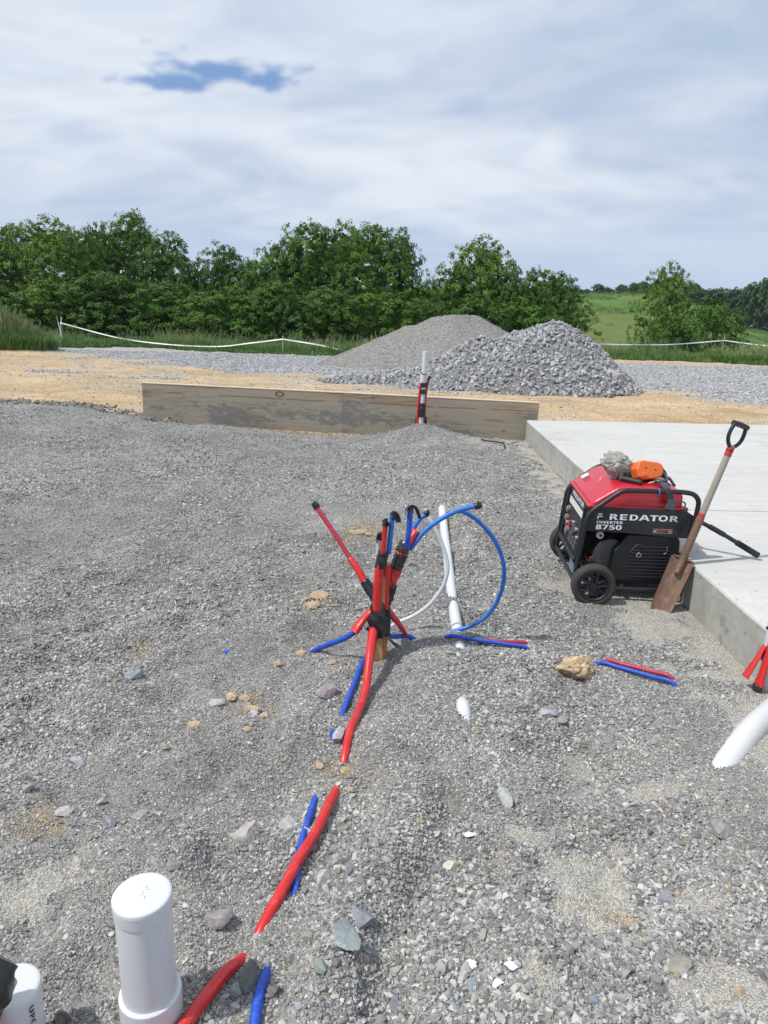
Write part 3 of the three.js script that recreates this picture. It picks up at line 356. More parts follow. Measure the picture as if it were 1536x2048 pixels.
// ---------------------------------------------------------------- stake with the taped bundle of tubes
{
  const o = thing('tube_bundle', 'wooden stake with red sleeves and blue tubes bound by black tape', 'tube bundle');
  const st = box(0.04, 0.50, 0.02, 0, 0, 0, 0.002); st.rotateZ(-0.015).translate(-0.01, 0.2, -2.985); part('stake', st, M.stake, o);
  const sb = box(0.022, 0.42, 0.034, 0, 0, 0, 0.002); sb.translate(0.018, 0.14, -3.03); part('stake', sb, M.stake, o);
  const sw = (name, pts, rad, m, opt) => part(name, sweep(pts, rad, opt), m, o);
  const fold = { n: 20, rough: 0.19 };
  sw('sleeve', [[-0.023, 0.285, -2.962], [-0.021, 0.403, -2.962], [-0.013, 0.504, -2.965]], t => 0.0255 - 0.004 * Math.abs(t - 0.5), M.red, { n: 22, rough: 0.11, seed: 2, flat: 0.85 });
  sw('sleeve', [[0.012, 0.28, -2.995], [0.014, 0.4, -2.995], [0.017, 0.50, -2.99]], 0.0195, M.red, { ...fold, seed: 5 });
  sw('tape_wrap', [[-0.012, 0.488, -2.968], [-0.004, 0.53, -2.972], [0.001, 0.56, -2.972]], t => 0.0315 - 0.003 * t, M.tape, { ...fold, seed: 8, flat: 0.8 });
  const pex = (name, pts, r, m) => sw(name, pts, r, m, { n: 12 });
  const capEnd = (p, d, r = 0.0145, sd = 1) => { const q = V(...d).normalize(), a = V(...p); const c = sw('tape_cap', [a.clone().addScaledVector(q, -0.022).toArray(), a.clone().addScaledVector(q, 0.004).toArray(), a.clone().addScaledVector(q, 0.012).toArray()], t => r * (t > 0.8 ? 0.8 : 1), M.tape, { n: 10, rough: 0.25, seed: sd }); return c; };
  // a folded-over tail of tape: a short bent strip with thickness
  const tail = (pts, w) => { const cv = new THREE.CatmullRomCurve3(pts.map(p => V(...p))), sh = new THREE.Shape(); sh.moveTo(-w / 2, -0.001); sh.lineTo(w / 2, -0.001); sh.lineTo(w / 2, 0.001); sh.lineTo(-w / 2, 0.001); sh.closePath(); part('tape_tail', new THREE.ExtrudeGeometry(sh, { steps: 10, extrudePath: cv }), M.tape, o); };
  pex('red_pipe', [[-0.001, 0.547, -2.965], [0.004, 0.629, -2.965], [0.007, 0.705, -2.965]], 0.0118, M.red); capEnd([0.008, 0.706, -2.965], [0.02, 1, 0], 0.0135, 3); tail([[0.012, 0.712, -2.955], [0.022, 0.70, -2.95], [0.024, 0.665, -2.95]], 0.022);
  pex('blue_pipe', [[0.024, 0.547, -2.985], [0.031, 0.636, -2.985], [0.038, 0.729, -2.985]], 0.0118, M.sky); tail([[0.036, 0.738, -2.98], [0.052, 0.735, -2.976], [0.062, 0.715, -2.975], [0.064, 0.698, -2.975]], 0.024); capEnd([0.039, 0.728, -2.985], [0.05, 1, 0], 0.0128, 4);
  pex('clear_pipe', [[-0.021, 0.539, -2.995], [-0.020, 0.598, -2.995], [-0.016, 0.634, -2.995]], 0.0105, M.milk); capEnd([-0.016, 0.632, -2.995], [0.05, 1, 0], 0.0125, 6); tail([[-0.02, 0.642, -2.99], [-0.03, 0.63, -2.985], [-0.032, 0.6, -2.985]], 0.018);
  // right-hand cluster
  sw('sleeve', [[0.012, 0.30, -3.02], [0.041, 0.402, -3.035], [0.062, 0.46, -3.045]], t => 0.022 + 0.009 * t, M.red, { ...fold, seed: 11 });
  sw('tape_wrap', [[0.018, 0.30, -3.01], [0.036, 0.365, -3.022], [0.040, 0.385, -3.025]], t => 0.024 + 0.008 * t, M.tape, { ...fold, seed: 13 });
  sw('tape_wrap', [[0.058, 0.455, -3.042], [0.078, 0.505, -3.055], [0.086, 0.525, -3.06]], 0.036, M.tape, { ...fold, seed: 14, flat: 0.85 });
  sw('sleeve', [[0.082, 0.52, -3.058], [0.092, 0.545, -3.064]], 0.034, M.red, { ...fold, seed: 15, flat: 0.85 });
  sw('tape_wrap', [[0.086, 0.532, -3.06], [0.104, 0.58, -3.07]], t => 0.0365 - t * 0.006, M.tape, { ...fold, seed: 16, flat: 0.85 });
  sw('sleeve', [[0.105, 0.545, -3.10], [0.13, 0.585, -3.12], [0.152, 0.612, -3.135]], 0.027, M.red, { ...fold, seed: 17, flat: 0.7 });
  pex('blue_pipe', [[0.108, 0.557, -3.03], [0.115, 0.654, -3.04], [0.119, 0.747, -3.05]], 0.0128, M.blue); capEnd([0.119, 0.746, -3.05], [0.04, 1, 0], 0.0145, 20); tail([[0.118, 0.757, -3.04], [0.14, 0.752, -3.035], [0.156, 0.72, -3.035], [0.162, 0.70, -3.035]], 0.016); tail([[0.112, 0.756, -3.035], [0.098, 0.745, -3.03], [0.096, 0.72, -3.03]], 0.018);
  pex('blue_pipe', [[0.118, 0.58, -3.14], [0.165, 0.659, -3.16], [0.200, 0.689, -3.17]], 0.0115, M.sky); capEnd([0.202, 0.691, -3.17], [0.7, 0.6, 0], 0.0145, 22); tail([[0.195, 0.69, -3.155], [0.205, 0.71, -3.155], [0.212, 0.705, -3.155]], 0.024);
  pex('blue_pipe', [[0.125, 0.53, -3.105], [0.15, 0.566, -3.11], [0.192, 0.618, -3.12], [0.272, 0.679, -3.13], [0.352, 0.717, -3.14], [0.439, 0.740, -3.14]], 0.0118, M.sky); capEnd([0.441, 0.741, -3.14], [0.9, 0.25, 0], 0.0165, 24); tail([[0.436, 0.752, -3.135], [0.434, 0.772, -3.135], [0.44, 0.775, -3.135]], 0.012);
  // left arm
  sw('tape_wrap', [[-0.025, 0.315, -3.02], [-0.058, 0.352, -3.045], [-0.085, 0.386, -3.065]], t => 0.027 - 0.005 * t, M.tape, { ...fold, seed: 31 });
  sw('sleeve', [[-0.078, 0.376, -3.06], [-0.119, 0.435, -3.09], [-0.155, 0.476, -3.12]], t => 0.0185 - 0.002 * t, M.red, { n: 14, rough: 0.05, seed: 32 });
  pex('red_pipe', [[-0.141, 0.457, -3.11], [-0.235, 0.586, -3.17], [-0.330, 0.703, -3.23]], 0.0115, M.crimson); capEnd([-0.331, 0.705, -3.23], [-0.6, 0.7, 0], 0.0175, 34);
  // low left arm
  sw('sleeve', [[-0.03, 0.285, -2.995], [-0.089, 0.226, -2.98], [-0.126, 0.175, -2.955]], t => 0.024 + 0.01 * t, M.red, { n: 16, rough: 0.1, seed: 41, flat: 0.6, ends: false });
  pex('blue_pipe', [[-0.095, 0.2, -2.965], [-0.113, 0.182, -2.965], [-0.169, 0.132, -2.985], [-0.244, 0.073, -3.04], [-0.31, 0.02, -3.09], [-0.36, -0.03, -3.12]], 0.0135, M.blue);
  // low right arm
  sw('sleeve', [[0.02, 0.27, -3.03], [0.050, 0.22, -3.045], [0.078, 0.178, -3.06], [0.120, 0.099, -3.10]], t => 0.021 - 0.009 * t * t, M.red, { n: 14, rough: 0.12, seed: 43, flat: 0.75 });
  pex('blue_pipe', [[0.01, 0.115, -3.05], [0.077, 0.100, -3.08], [0.13, 0.085, -3.12], [0.2, 0.02, -3.15]], 0.0115, M.blue);
  tail([[0.03, 0.13, -3.0], [0.06, 0.10, -3.0], [0.09, 0.075, -3.01]], 0.035);
  // the knot of tape in the middle
  sw('tape_wrap', [[-0.018, 0.312, -2.982], [-0.020, 0.28, -2.975], [-0.021, 0.232, -2.965], [-0.014, 0.19, -2.96], [-0.005, 0.155, -2.962]], t => 0.026 + 0.016 * Math.sin(t * 2.9 + 0.2), M.tape, { n: 18, rough: 0.28, seed: 50, flat: 0.8 });
  sw('tape_wrap', [[0.014, 0.33, -3.01], [0.02, 0.25, -3.012], [0.02, 0.14, -3.012]], 0.021, M.tape, { ...fold, rough: 0.25, seed: 52 });
  tail([[-0.03, 0.2, -2.94], [-0.055, 0.195, -2.945], [-0.07, 0.2, -2.95]], 0.03); tail([[0.0, 0.19, -2.925], [0.006, 0.16, -2.925], [0.008, 0.125, -2.928]], 0.05);
}
tubeThing('blue_tube', [[0.33, 0.705, -3.165], [0.375, 0.699, -3.17], [0.457, 0.641, -3.2], [0.542, 0.537, -3.22], [0.593, 0.404, -3.24], [0.590, 0.265, -3.26], [0.533, 0.134, -3.28], [0.449, 0.064, -3.29], [0.351, 0.016 + 0.01, -3.3], [0.27, -0.03, -3.31]], 0.0108, M.sky, 'bright blue tube arching in a wide loop right of the bundle down into the gravel');
tubeThing('clear_tube', [[0.205, 0.65, -3.41], [0.222, 0.616, -3.40], [0.269, 0.533, -3.38], [0.312, 0.435, -3.36], [0.327, 0.349, -3.34], [0.304, 0.258, -3.33], [0.244, 0.166, -3.33], [0.170, 0.104, -3.33], [0.081, 0.058, -3.33], [0.0, 0.01, -3.33]], 0.0105, M.milk, 'milky white tube arching behind the bundle beside the fallen white pipe');
// ---------------------------------------------------------------- capped pipes
function cappedPipe(name, label, x, z, h, r, collar) {
  const o = thing(name, label, 'pipe', [x, pad(x, z) - 0.02, z]);
  part('pipe', cyl(r, r, h, 0, h / 2, 0, 'y', 48), M.pvc, o);
  const cap = part('cap', new THREE.LatheGeometry([[0, 0.004], [r * 0.9, 0.003], [r * 1.02, 0.0005], [r * 1.055, -0.003], [r * 1.06, -0.012], [r * 1.045, -0.0135], [r * 1.04, -0.04], [r * 1.0, -0.0405]].map(p => new THREE.Vector2(p[0], p[1])).reverse(), 56).translate(0, h + 0.004, 0), M.pvcCap, o);
  if (collar) part('coupling', new THREE.LatheGeometry([[r * 1.0, 0.052], [r * 1.13, 0.051], [r * 1.15, 0.047], [r * 1.15, -0.05]].map(p => new THREE.Vector2(p[0], p[1])).reverse(), 48).translate(0, 0.03, 0), M.pvc, o);
  return { o, cap };
}
{
  const { cap } = cappedPipe('capped_pipe', 'tall white plastic pipe with a flat cap standing in a coupling', -0.515, -1.262, 0.345, 0.0605, true);
  // moulded marks in the middle of the lid
  const marks = []; for (let i = 0; i < 5; i++) marks.push(box(0.002 + (i % 2) * 0.007, 0.0012, 0.009 - (i % 2) * 0.006, 0.004 + Math.sin(i * 1.9) * 0.006, 0.3535, -0.016 + i * 0.0075, 0.0004)); part('moulded_mark', mergeGeometries(marks), M.pvc, cap);
  const { o } = cappedPipe('capped_pipe', 'shorter white capped pipe with printed lettering beside a red tube', -0.77, -1.16, 0.205, 0.0565, false);
  const txt = paint(128, 512, (c, w, h) => { c.clearRect(0, 0, w, h); c.save(); c.translate(w / 2, 8); c.rotate(Math.PI / 2); c.fillStyle = '#20242c'; c.textBaseline = 'middle'; c.font = 'bold 92px sans-serif'; c.fillText('UPC', 0, 0); c.font = 'bold 56px sans-serif'; c.fillText('a', 215, 0); c.fillText('ı ı ı', 275, 0); c.restore(); });
  part('printed_lettering', new THREE.CylinderGeometry(0.0606, 0.0606, 0.15, 12, 1, true, 0.98, 0.34).translate(0, 0.118, 0), new THREE.MeshStandardMaterial({ map: txt, transparent: true, roughness: 0.5 }), o);
  const y = pad(-0.69, -1.2);
  solo('black_hose', sweep([[-0.735, y - 0.02, -1.26], [-0.70, y + 0.03, -1.215], [-0.68, y + 0.04, -1.165], [-0.668, y + 0.02, -1.12], [-0.65, y, -1.02]], 0.014), M.tape, 'black hose lying beside the shorter capped pipe', 'hose');
  const b = thing('red_riser_tube', 'red tube with a black plastic wrap at its top beside the shorter capped pipe', 'tube');
  part('tube', sweep([[-0.765, 0, -1.07], [-0.765, 0.15, -1.07], [-0.765, 0.24, -1.07]], 0.02), M.red, b);
  part('plastic_wrap', sweep([[-0.768, 0.205, -1.07], [-0.765, 0.25, -1.08], [-0.755, 0.285, -1.10], [-0.745, 0.30, -1.12]], t => 0.026 + 0.022 * Math.sin(t * 3.1), M.tape && { n: 18, rough: 0.22, seed: 60 }), M.tape, b);
}
// ---------------------------------------------------------------- pipe and taped riser by the slab
{
  const o = solo('white_pipe', sweep([[1.24, -0.085, -2.25], [1.345, -0.032, -2.345], [1.45, 0.006, -2.44], [1.7, 0.02, -2.665]], 0.048, { n: 36, seg: 60 }), M.pvc, 'wide white plastic pipe emerging from the gravel beside the slab edge', 'pipe');
  const b = thing('taped_riser', 'short white riser by the slab edge with splayed red sleeves and black tape', 'pipe', [1.69, pad(1.66, -2.75), -2.78]);
  part('pipe', cyl(0.03, 0.03, 0.42, 0, 0.16, 0, 'y', 28), M.pvc, b);
  part('sleeve', sweep([[-0.02, 0.22, 0.025], [-0.035, 0.13, 0.035], [-0.055, 0.03, 0.045]], t => 0.014 + 0.011 * t, { n: 14, rough: 0.2, seed: 71, flat: 0.55 }), M.red, b);
  part('sleeve', sweep([[-0.03, 0.20, 0.0], [-0.065, 0.13, 0.01], [-0.10, 0.055, 0.015]], t => 0.011 + 0.011 * t, { n: 14, rough: 0.22, seed: 72, flat: 0.5 }), M.red, b);
  part('tape_cap', sweep([[-0.055, 0.035, 0.045], [-0.06, 0.012, 0.047]], 0.021, { n: 12, rough: 0.1 }), M.tape, b);
  part('tape_wrap', sweep([[0, 0.13, 0], [0, 0.19, 0]], 0.036, { n: 20, rough: 0.12, seed: 74 }), M.tape, b);
  part('sleeve', sweep([[-0.018, 0.18, 0.02], [-0.012, 0.26, 0.03], [0.0, 0.33, 0.03]], 0.016, { n: 14, rough: 0.1, seed: 75 }), M.red, b);
  part('tape_flag', sweep([[-0.005, 0.30, 0.035], [-0.04, 0.298, 0.035], [-0.055, 0.296, 0.036]], 0.012, { n: 10, rough: 0.15, seed: 76, flat: 0.6 }), M.tape, b);
}
// ---------------------------------------------------------------- taped riser in front of the boards
{
  const y0 = pad(0.48, -9.6); const o = thing('taped_riser', 'tall white riser pipe wrapped in red tubes and black tape before the form boards', 'pipe', [0.478, y0, -9.6]);
  const H = 1.19 - y0; const lean = y => 0.005 + y * 0.032;
  part('pipe', sweep([[0, -0.08, 0], [lean(0.3), 0.3, 0], [lean(H * 0.7), H * 0.7, 0], [lean(H), H, 0]], 0.037, { n: 24 }), M.pvc, o);
  part('pipe_coupling', sweep([[lean(H - 0.36) - 0.012, H - 0.42, 0], [lean(H - 0.3) - 0.006, H - 0.30, 0]], 0.043, { n: 24 }), M.pvc, o);
  part('red_tube', sweep([[-0.05, -0.05, 0.015], [-0.042, 0.2, 0.015], [-0.028, 0.42, 0.02], [-0.015, 0.55, 0.02]], 0.017, { rough: 0.06, seed: 81 }), M.red, o);
  part('red_tube', sweep([[0.055, -0.05, 0.01], [0.05, 0.2, 0.015], [0.058, 0.42, 0.01], [0.085, 0.58, 0.0]], 0.017, { rough: 0.06, seed: 82 }), M.crimson, o);
  part('tape_cap', sweep([[0.085, 0.585, 0], [0.105, 0.65, -0.005]], 0.018, { rough: 0.2, seed: 83 }), M.tape, o);
  part('black_tube', sweep([[-0.06, -0.05, 0.0], [-0.055, 0.08, 0.005]], 0.02, { rough: 0.1 }), M.tape, o); part('black_tube', sweep([[0.062, -0.05, 0.01], [0.06, 0.1, 0.01]], 0.022, { rough: 0.1 }), M.tape, o);
  for (const [a, b, r] of [[0.10, 0.16, 0.058], [0.16, 0.225, 0.062], [0.232, 0.285, 0.06], [0.415, 0.47, 0.056], [0.50, 0.56, 0.052]]) part('tape_wrap', sweep([[lean(a) + 0.002, a, 0.004], [lean(b) + 0.002, b, 0.004]], r, { n: 20, rough: 0.12, seed: a * 100, flat: 0.8 }), M.tape, o);
  part('tape_tie', sweep([[lean(0.69) - 0.05, 0.70, 0.02], [lean(0.69) - 0.02, 0.675, 0.04], [lean(0.69) + 0.02, 0.672, 0.042]], 0.006), M.tape, o);
}
solo('bent_rod', sweep([[1.30, pad(1.3, -9.36) + 0.03, -9.40], [1.34, pad(1.33, -9.36) + 0.028, -9.33], [1.44, pad(1.44, -9.25) + 0.03, -9.25], [1.54, pad(1.54, -9.15) + 0.03, -9.15], [1.552, pad(1.54, -9.1) + 0.028, -9.12], [1.53, pad(1.5, -8.85) + 0.012, -8.86]], 0.010), mat(C(0.02, 0.019, 0.018), 0.7), 'thin black bent steel rod lying in the gravel near the slab corner', 'rod');
// ---------------------------------------------------------------- generator
M.frame = mat(C(0.014, 0.016, 0.021), 0.42);
M.black = mat(C(0.011, 0.012, 0.015), 0.5, { map: mott });
M.panel = mat(C(0.016, 0.019, 0.026), 0.45);
M.dark = mat(C(0.02, 0.02, 0.02), 0.75);
M.paintRed = new THREE.MeshPhysicalMaterial({ color: C(0.52, 0.010, 0.028), roughness: 0.36, clearcoat: 0.5, clearcoatRoughness: 0.3, map: mott });
M.rubber = mat(C(0.05, 0.05, 0.049), 0.9, { map: mapTex(256, 128, (i, j) => { const n = fbm(i / 14, j / 14, 3), k = 0.55 + n * 0.5 + (fbm(i / 3, j / 3, 2) > 0.62 ? 0.5 : 0); return [s8(k), s8(k * 0.97), s8(k * 0.9)]; }) });
M.alu = mat(C(0.5, 0.5, 0.5), 0.45, { metalness: 0.5 });
M.grey = mat(C(0.07, 0.075, 0.085), 0.5);
M.steel = mat(C(0.3, 0.3, 0.3), 0.4, { metalness: 0.8 });
{
  const o = thing('generator', 'black and red wheeled portable generator standing against the slab edge', 'generator', [1.10, 0.0, -3.855], -3 * Math.PI / 180); o.rotation.order = 'YXZ'; o.rotation.x = 0.045;
  const W = -0.58, R = 0.0138;
  const loop = z => [[0.02, 0.085, z], [0.026, 0.19, z], [0.046, 0.43, z], [0.055, 0.50, z], [0.075, 0.54, z], [0.14, 0.595, z], [0.21, 0.652, z], [0.245, 0.669, z], [0.30, 0.672, z], [0.45, 0.672, z], [0.58, 0.670, z], [0.628, 0.658, z], [0.655, 0.625, z], [0.658, 0.58, z], [0.645, 0.42, z], [0.625, 0.16, z], [0.615, 0.085, z]];
  for (const z of [0, W]) { const f = part('side_frame', sweep(loop(z), R, { n: 14, seg: 120 }), M.frame, o); part('skid_bar', sweep([[0.02, 0.085, z], [0.06, 0.08, z], [0.57, 0.08, z], [0.615, 0.085, z]], R, { n: 12 }), M.frame, f); }
  for (const [x, y] of [[0.02, 0.11], [0.615, 0.11], [0.3, 0.085], [0.648, 0.50]]) part('cross_bar', sweep([[x, y, 0], [x, y, W / 2], [x, y, W]], 0.012, { n: 10 }), M.frame, o);
  // tank cover
  const pr = new THREE.Shape(); pr.moveTo(0.085, 0.575); pr.lineTo(0.09, 0.59); pr.quadraticCurveTo(0.2, 0.668, 0.222, 0.678); pr.quadraticCurveTo(0.235, 0.684, 0.26, 0.684); pr.lineTo(0.53, 0.676); pr.quadraticCurveTo(0.565, 0.674, 0.568, 0.64); pr.lineTo(0.572, 0.575); pr.closePath();
  const tg = new THREE.ExtrudeGeometry(pr, { depth: 0.49, bevelEnabled: true, bevelThickness: 0.018, bevelSize: 0.016, bevelSegments: 4, curveSegments: 10 }).translate(0, -0.018, -0.535);
  const tank = part('fuel_tank_cover', toCreasedNormals(tg, 0.7), M.paintRed, o);
  part('tank_rim', box(0.545, 0.016, 0.55, 0.33, 0.566, -0.29, 0.006), M.paintRed, tank);
  part('fuel_cap', new THREE.LatheGeometry([[0, 0.032], [0.03, 0.03], [0.036, 0.022], [0.037, 0], [0.045, -0.004]].map(p => new THREE.Vector2(...p)).reverse(), 28).translate(0.30, 0.692, -0.22), M.dark, tank);
  part('screw', cyl(0.01, 0.008, 0.008, 0.105, 0.588, -0.055, 'y', 12), M.dark, tank); part('screw', cyl(0.01, 0.008, 0.008, 0.105, 0.588, -0.51, 'y', 12), M.dark, tank);
  const stick = paint(128, 96, (c, w, h) => { c.fillStyle = '#e8e6e4'; c.fillRect(0, 0, w, h); c.fillStyle = '#9a9a9e'; for (let i = 0; i < 6; i++) c.fillRect(10, 12 + i * 13, 60 + (i * 37 % 48), 5); });
  { const g = new THREE.BoxGeometry(0.045, 0.001, 0.05); g.rotateZ(Math.atan2(0.068, 0.11)).translate(0.125, 0.635, -0.455); part('sticker', g, new THREE.MeshStandardMaterial({ map: stick, roughness: 0.5 }), tank); }
  for (const [x, z, a] of [[0.175, -0.27, 0.4], [0.165, -0.24, 0.5], [0.21, -0.2, 0.2]]) { const g = new THREE.BoxGeometry(0.016, 0.0008, 0.005).rotateY(a).rotateZ(0.62); g.translate(x, 0.578 + (x - 0.07) * 0.72 + 0.0205, z); part('paint_chip', g, mat(C(0.7, 0.62, 0.6), 0.7), tank); }
  // lettered side panel, near side
  const sh = new THREE.Shape(); sh.moveTo(0.068, 0.425); sh.lineTo(0.078, 0.53); sh.quadraticCurveTo(0.085, 0.562, 0.11, 0.563); sh.lineTo(0.60, 0.556); sh.lineTo(0.645, 0.53); sh.lineTo(0.636, 0.40); sh.lineTo(0.57, 0.402); sh.lineTo(0.26, 0.422); sh.closePath();
  const sp = part('side_panel', new THREE.ExtrudeGeometry(sh, { depth: 0.016, bevelEnabled: true, bevelThickness: 0.003, bevelSize: 0.003, bevelSegments: 2 }).translate(0, 0, -0.024), M.panel, o);
  part('side_panel', new THREE.ExtrudeGeometry(sh, { depth: 0.016, bevelEnabled: true, bevelThickness: 0.003, bevelSize: 0.003, bevelSegments: 2 }).translate(0, 0, W + 0.008), M.panel, o);
  const word = (c, t, x, y, size, stretch, skip) => { c.save(); c.translate(x, y); c.scale(stretch, 1); c.font = `bold ${size}px sans-serif`; c.fillText(t, 0, 0); c.restore(); };
  const letters = paint(1024, 256, (c, w, h) => { c.clearRect(0, 0, w, h); c.fillStyle = '#e9ebee'; c.textBaseline = 'alphabetic';
    c.fillRect(28, 22, 46, 15); c.fillRect(20, 52, 26, 44); c.clearRect(34, 68, 40, 30); c.fillRect(34, 52, 48, 15);
    const R2 = ['R', 'E', 'D', 'A', 'T', 'O', 'R']; let x = 150; for (const l of R2) { c.save(); c.translate(x, 98); c.font = 'bold 104px sans-serif'; const m = c.measureText(l).width, s = (l === 'O' || l === 'D' ? 124 : l === 'T' ? 108 : l === 'A' ? 128 : 116) / m; c.scale(s, 1); c.fillText(l, 0, 0); c.restore(); x += l === 'O' || l === 'D' ? 124 : l === 'T' ? 100 : l === 'A' ? 122 : 118; }
    c.clearRect(268, 50, 100, 6); c.clearRect(150, 49, 110, 4);
    word(c, 'INVERTER', 14, 150, 47, 1.42); word(c, '8750', 8, 226, 84, 1.72); c.clearRect(146, 176, 90, 5); });
  { const g = new THREE.PlaneGeometry(0.485, 0.118); g.translate(0.345, 0.482, -0.0035); part('lettering', g, new THREE.MeshStandardMaterial({ map: letters, transparent: true, roughness: 0.5 }), sp); }
  const warn = paint(256, 80, (c, w, h) => { c.fillStyle = '#c9c4b8'; c.fillRect(0, 0, w, h); c.fillStyle = '#151515'; c.fillRect(4, 4, 40, 72); c.fillRect(48, 4, 156, 72); c.fillRect(208, 4, 44, 72); c.fillStyle = '#a5362c'; c.fillRect(50, 8, 150, 26); c.fillStyle = '#d8d2c4'; c.beginPath(); c.moveTo(24, 14); c.lineTo(40, 60); c.lineTo(8, 60); c.fill(); c.fillStyle = '#d9a92c'; c.beginPath(); c.moveTo(230, 10); c.lineTo(248, 40); c.lineTo(212, 40); c.fill(); c.fillRect(222, 44, 16, 26); c.fillStyle = '#8a8678'; for (let i = 0; i < 3; i++) c.fillRect(56, 42 + i * 10, 130 - i * 18, 4); });
  { const g = new THREE.PlaneGeometry(0.105, 0.026).translate(0.485, 0.437, -0.0034); part('warning_label', g, new THREE.MeshStandardMaterial({ map: warn, roughness: 0.5 }), sp); }
  // engine cover with louvres
  const cs = new THREE.Shape(); cs.moveTo(0.235, 0.15); cs.lineTo(0.245, 0.30); cs.lineTo(0.31, 0.392); cs.lineTo(0.555, 0.392); cs.quadraticCurveTo(0.59, 0.39, 0.592, 0.36); cs.lineTo(0.60, 0.15); cs.quadraticCurveTo(0.6, 0.125, 0.57, 0.125); cs.lineTo(0.26, 0.125); cs.quadraticCurveTo(0.235, 0.125, 0.235, 0.15);
  const cover = part('engine_cover', new THREE.ExtrudeGeometry(cs, { depth: 0.09, bevelEnabled: true, bevelThickness: 0.012, bevelSize: 0.01, bevelSegments: 3 }).translate(0, 0, -0.125), M.black, o);
  for (let i = 0; i < 10; i++) { const y = 0.148 + i * 0.0205; part('louvre', box(0.25 - (i > 6 ? (i - 6) * 0.02 : 0), 0.008, 0.01, 0.445, y, -0.021, 0.003).rotateX(0), M.panel, cover); }
  part('bolt_hole', cyl(0.016, 0.016, 0.012, 0.375, 0.283, -0.019, 'z', 6), M.alu, cover); part('bolt_hole', cyl(0.011, 0.011, 0.014, 0.375, 0.283, -0.0175, 'z', 12), mat(C(0.09, 0.03, 0.012), 0.9), cover);
  part('trim_line', sweep([[0.325, 0.30, -0.021], [0.36, 0.345, -0.021], [0.385, 0.348, -0.021]], 0.0022, { n: 6 }), M.grey, cover); part('trim_line', sweep([[0.53, 0.34, -0.02], [0.53, 0.305, -0.02], [0.518, 0.295, -0.02]], 0.0025, { n: 6 }), M.alu, cover);
  // engine and alternator seen through the frame
  part('engine_block', box(0.30, 0.24, 0.34, 0.37, 0.24, -0.32, 0.02), M.dark, o); part('alternator', cyl(0.12, 0.12, 0.2, 0.17, 0.26, -0.30, 'x', 28), M.dark, o);
  part('crankcase', cyl(0.09, 0.10, 0.10, 0.225, 0.255, -0.115, 'z', 28), M.grey, o); part('air_filter', box(0.2, 0.14, 0.2, 0.2, 0.46, -0.3, 0.02), M.dark, o);
  const kn = part('choke_knob', cyl(0.021, 0.021, 0.014, 0.145, 0.393, -0.03, 'z', 24), mat(C(0.45, 0.44, 0.42), 0.5), o); part('knob_centre', cyl(0.008, 0.008, 0.006, 0.148, 0.393, -0.021, 'z', 14), M.dark, kn); part('knob_stem', cyl(0.008, 0.008, 0.12, 0.145, 0.393, -0.09, 'z', 10), M.dark, kn);
  part('fuel_valve', box(0.03, 0.03, 0.02, 0.12, 0.235, -0.05, 0.006), mat(C(0.18, 0.05, 0.02), 0.7), o); part('fuel_line', sweep([[0.08, 0.26, -0.07], [0.11, 0.21, -0.05], [0.15, 0.2, -0.06], [0.19, 0.22, -0.08]], 0.006), M.dark, o); part('lower_rail', box(0.16, 0.014, 0.02, 0.12, 0.165, -0.035, 0.004), M.grey, o);
  part('battery_tray', box(0.5, 0.02, 0.5, 0.33, 0.105, -0.29, 0.005), M.dark, o);
  part('battery_cover', box(0.03, 0.11, 0.10, 0.035, 0.18, -0.125, 0.008), mat(C(0.16, 0.2, 0.25), 0.45), o);
  part('muffler', box(0.06, 0.2, 0.3, 0.585, 0.26, -0.32, 0.02), M.dark, o);
  // control panel on the front
  const cp = new THREE.Group(); cp.name = 'control_panel'; cp.position.set(0.052, 0.385, -0.29); cp.rotation.z = -0.085; o.add(cp);
  part('panel_plate', box(0.022, 0.36, 0.50, 0.006, 0, 0, 0.012), M.panel, cp); part('panel_lip', box(0.03, 0.03, 0.47, -0.012, -0.165, 0, 0.008), M.panel, cp); part('panel_rim', box(0.018, 0.33, 0.022, -0.01, 0, 0.225, 0.006), M.panel, cp); part('panel_rim', box(0.018, 0.33, 0.022, -0.01, 0, -0.225, 0.006), M.panel, cp);
  const pl = paint(512, 96, (c, w, h) => { c.clearRect(0, 0, w, h); c.fillStyle = '#e6e8ea'; let x = 8; for (const l of 'PREDATOR') { c.save(); c.translate(x, 74); c.font = 'bold 78px sans-serif'; c.scale(60 / c.measureText(l).width, 1); c.fillText(l, 0, 0); c.restore(); x += 62; } });
  part('lettering', new THREE.PlaneGeometry(0.32, 0.05).rotateY(-Math.PI / 2).translate(-0.0062, 0.148, 0.01), new THREE.MeshStandardMaterial({ map: pl, transparent: true, roughness: 0.5 }), cp);
  const strip = paint(256, 40, (c, w, h) => { c.fillStyle = '#d9dcd0'; c.fillRect(0, 0, w, h); c.fillStyle = '#a98f8a'; for (let i = 0; i < 20; i++) c.fillRect(8 + i * 12, 8 + (i % 3) * 8, 8, 6); });
  part('instruction_strip', new THREE.PlaneGeometry(0.36, 0.042).rotateY(-Math.PI / 2).translate(-0.0060, 0.095, -0.01), new THREE.MeshStandardMaterial({ map: strip, roughness: 0.5 }), cp);
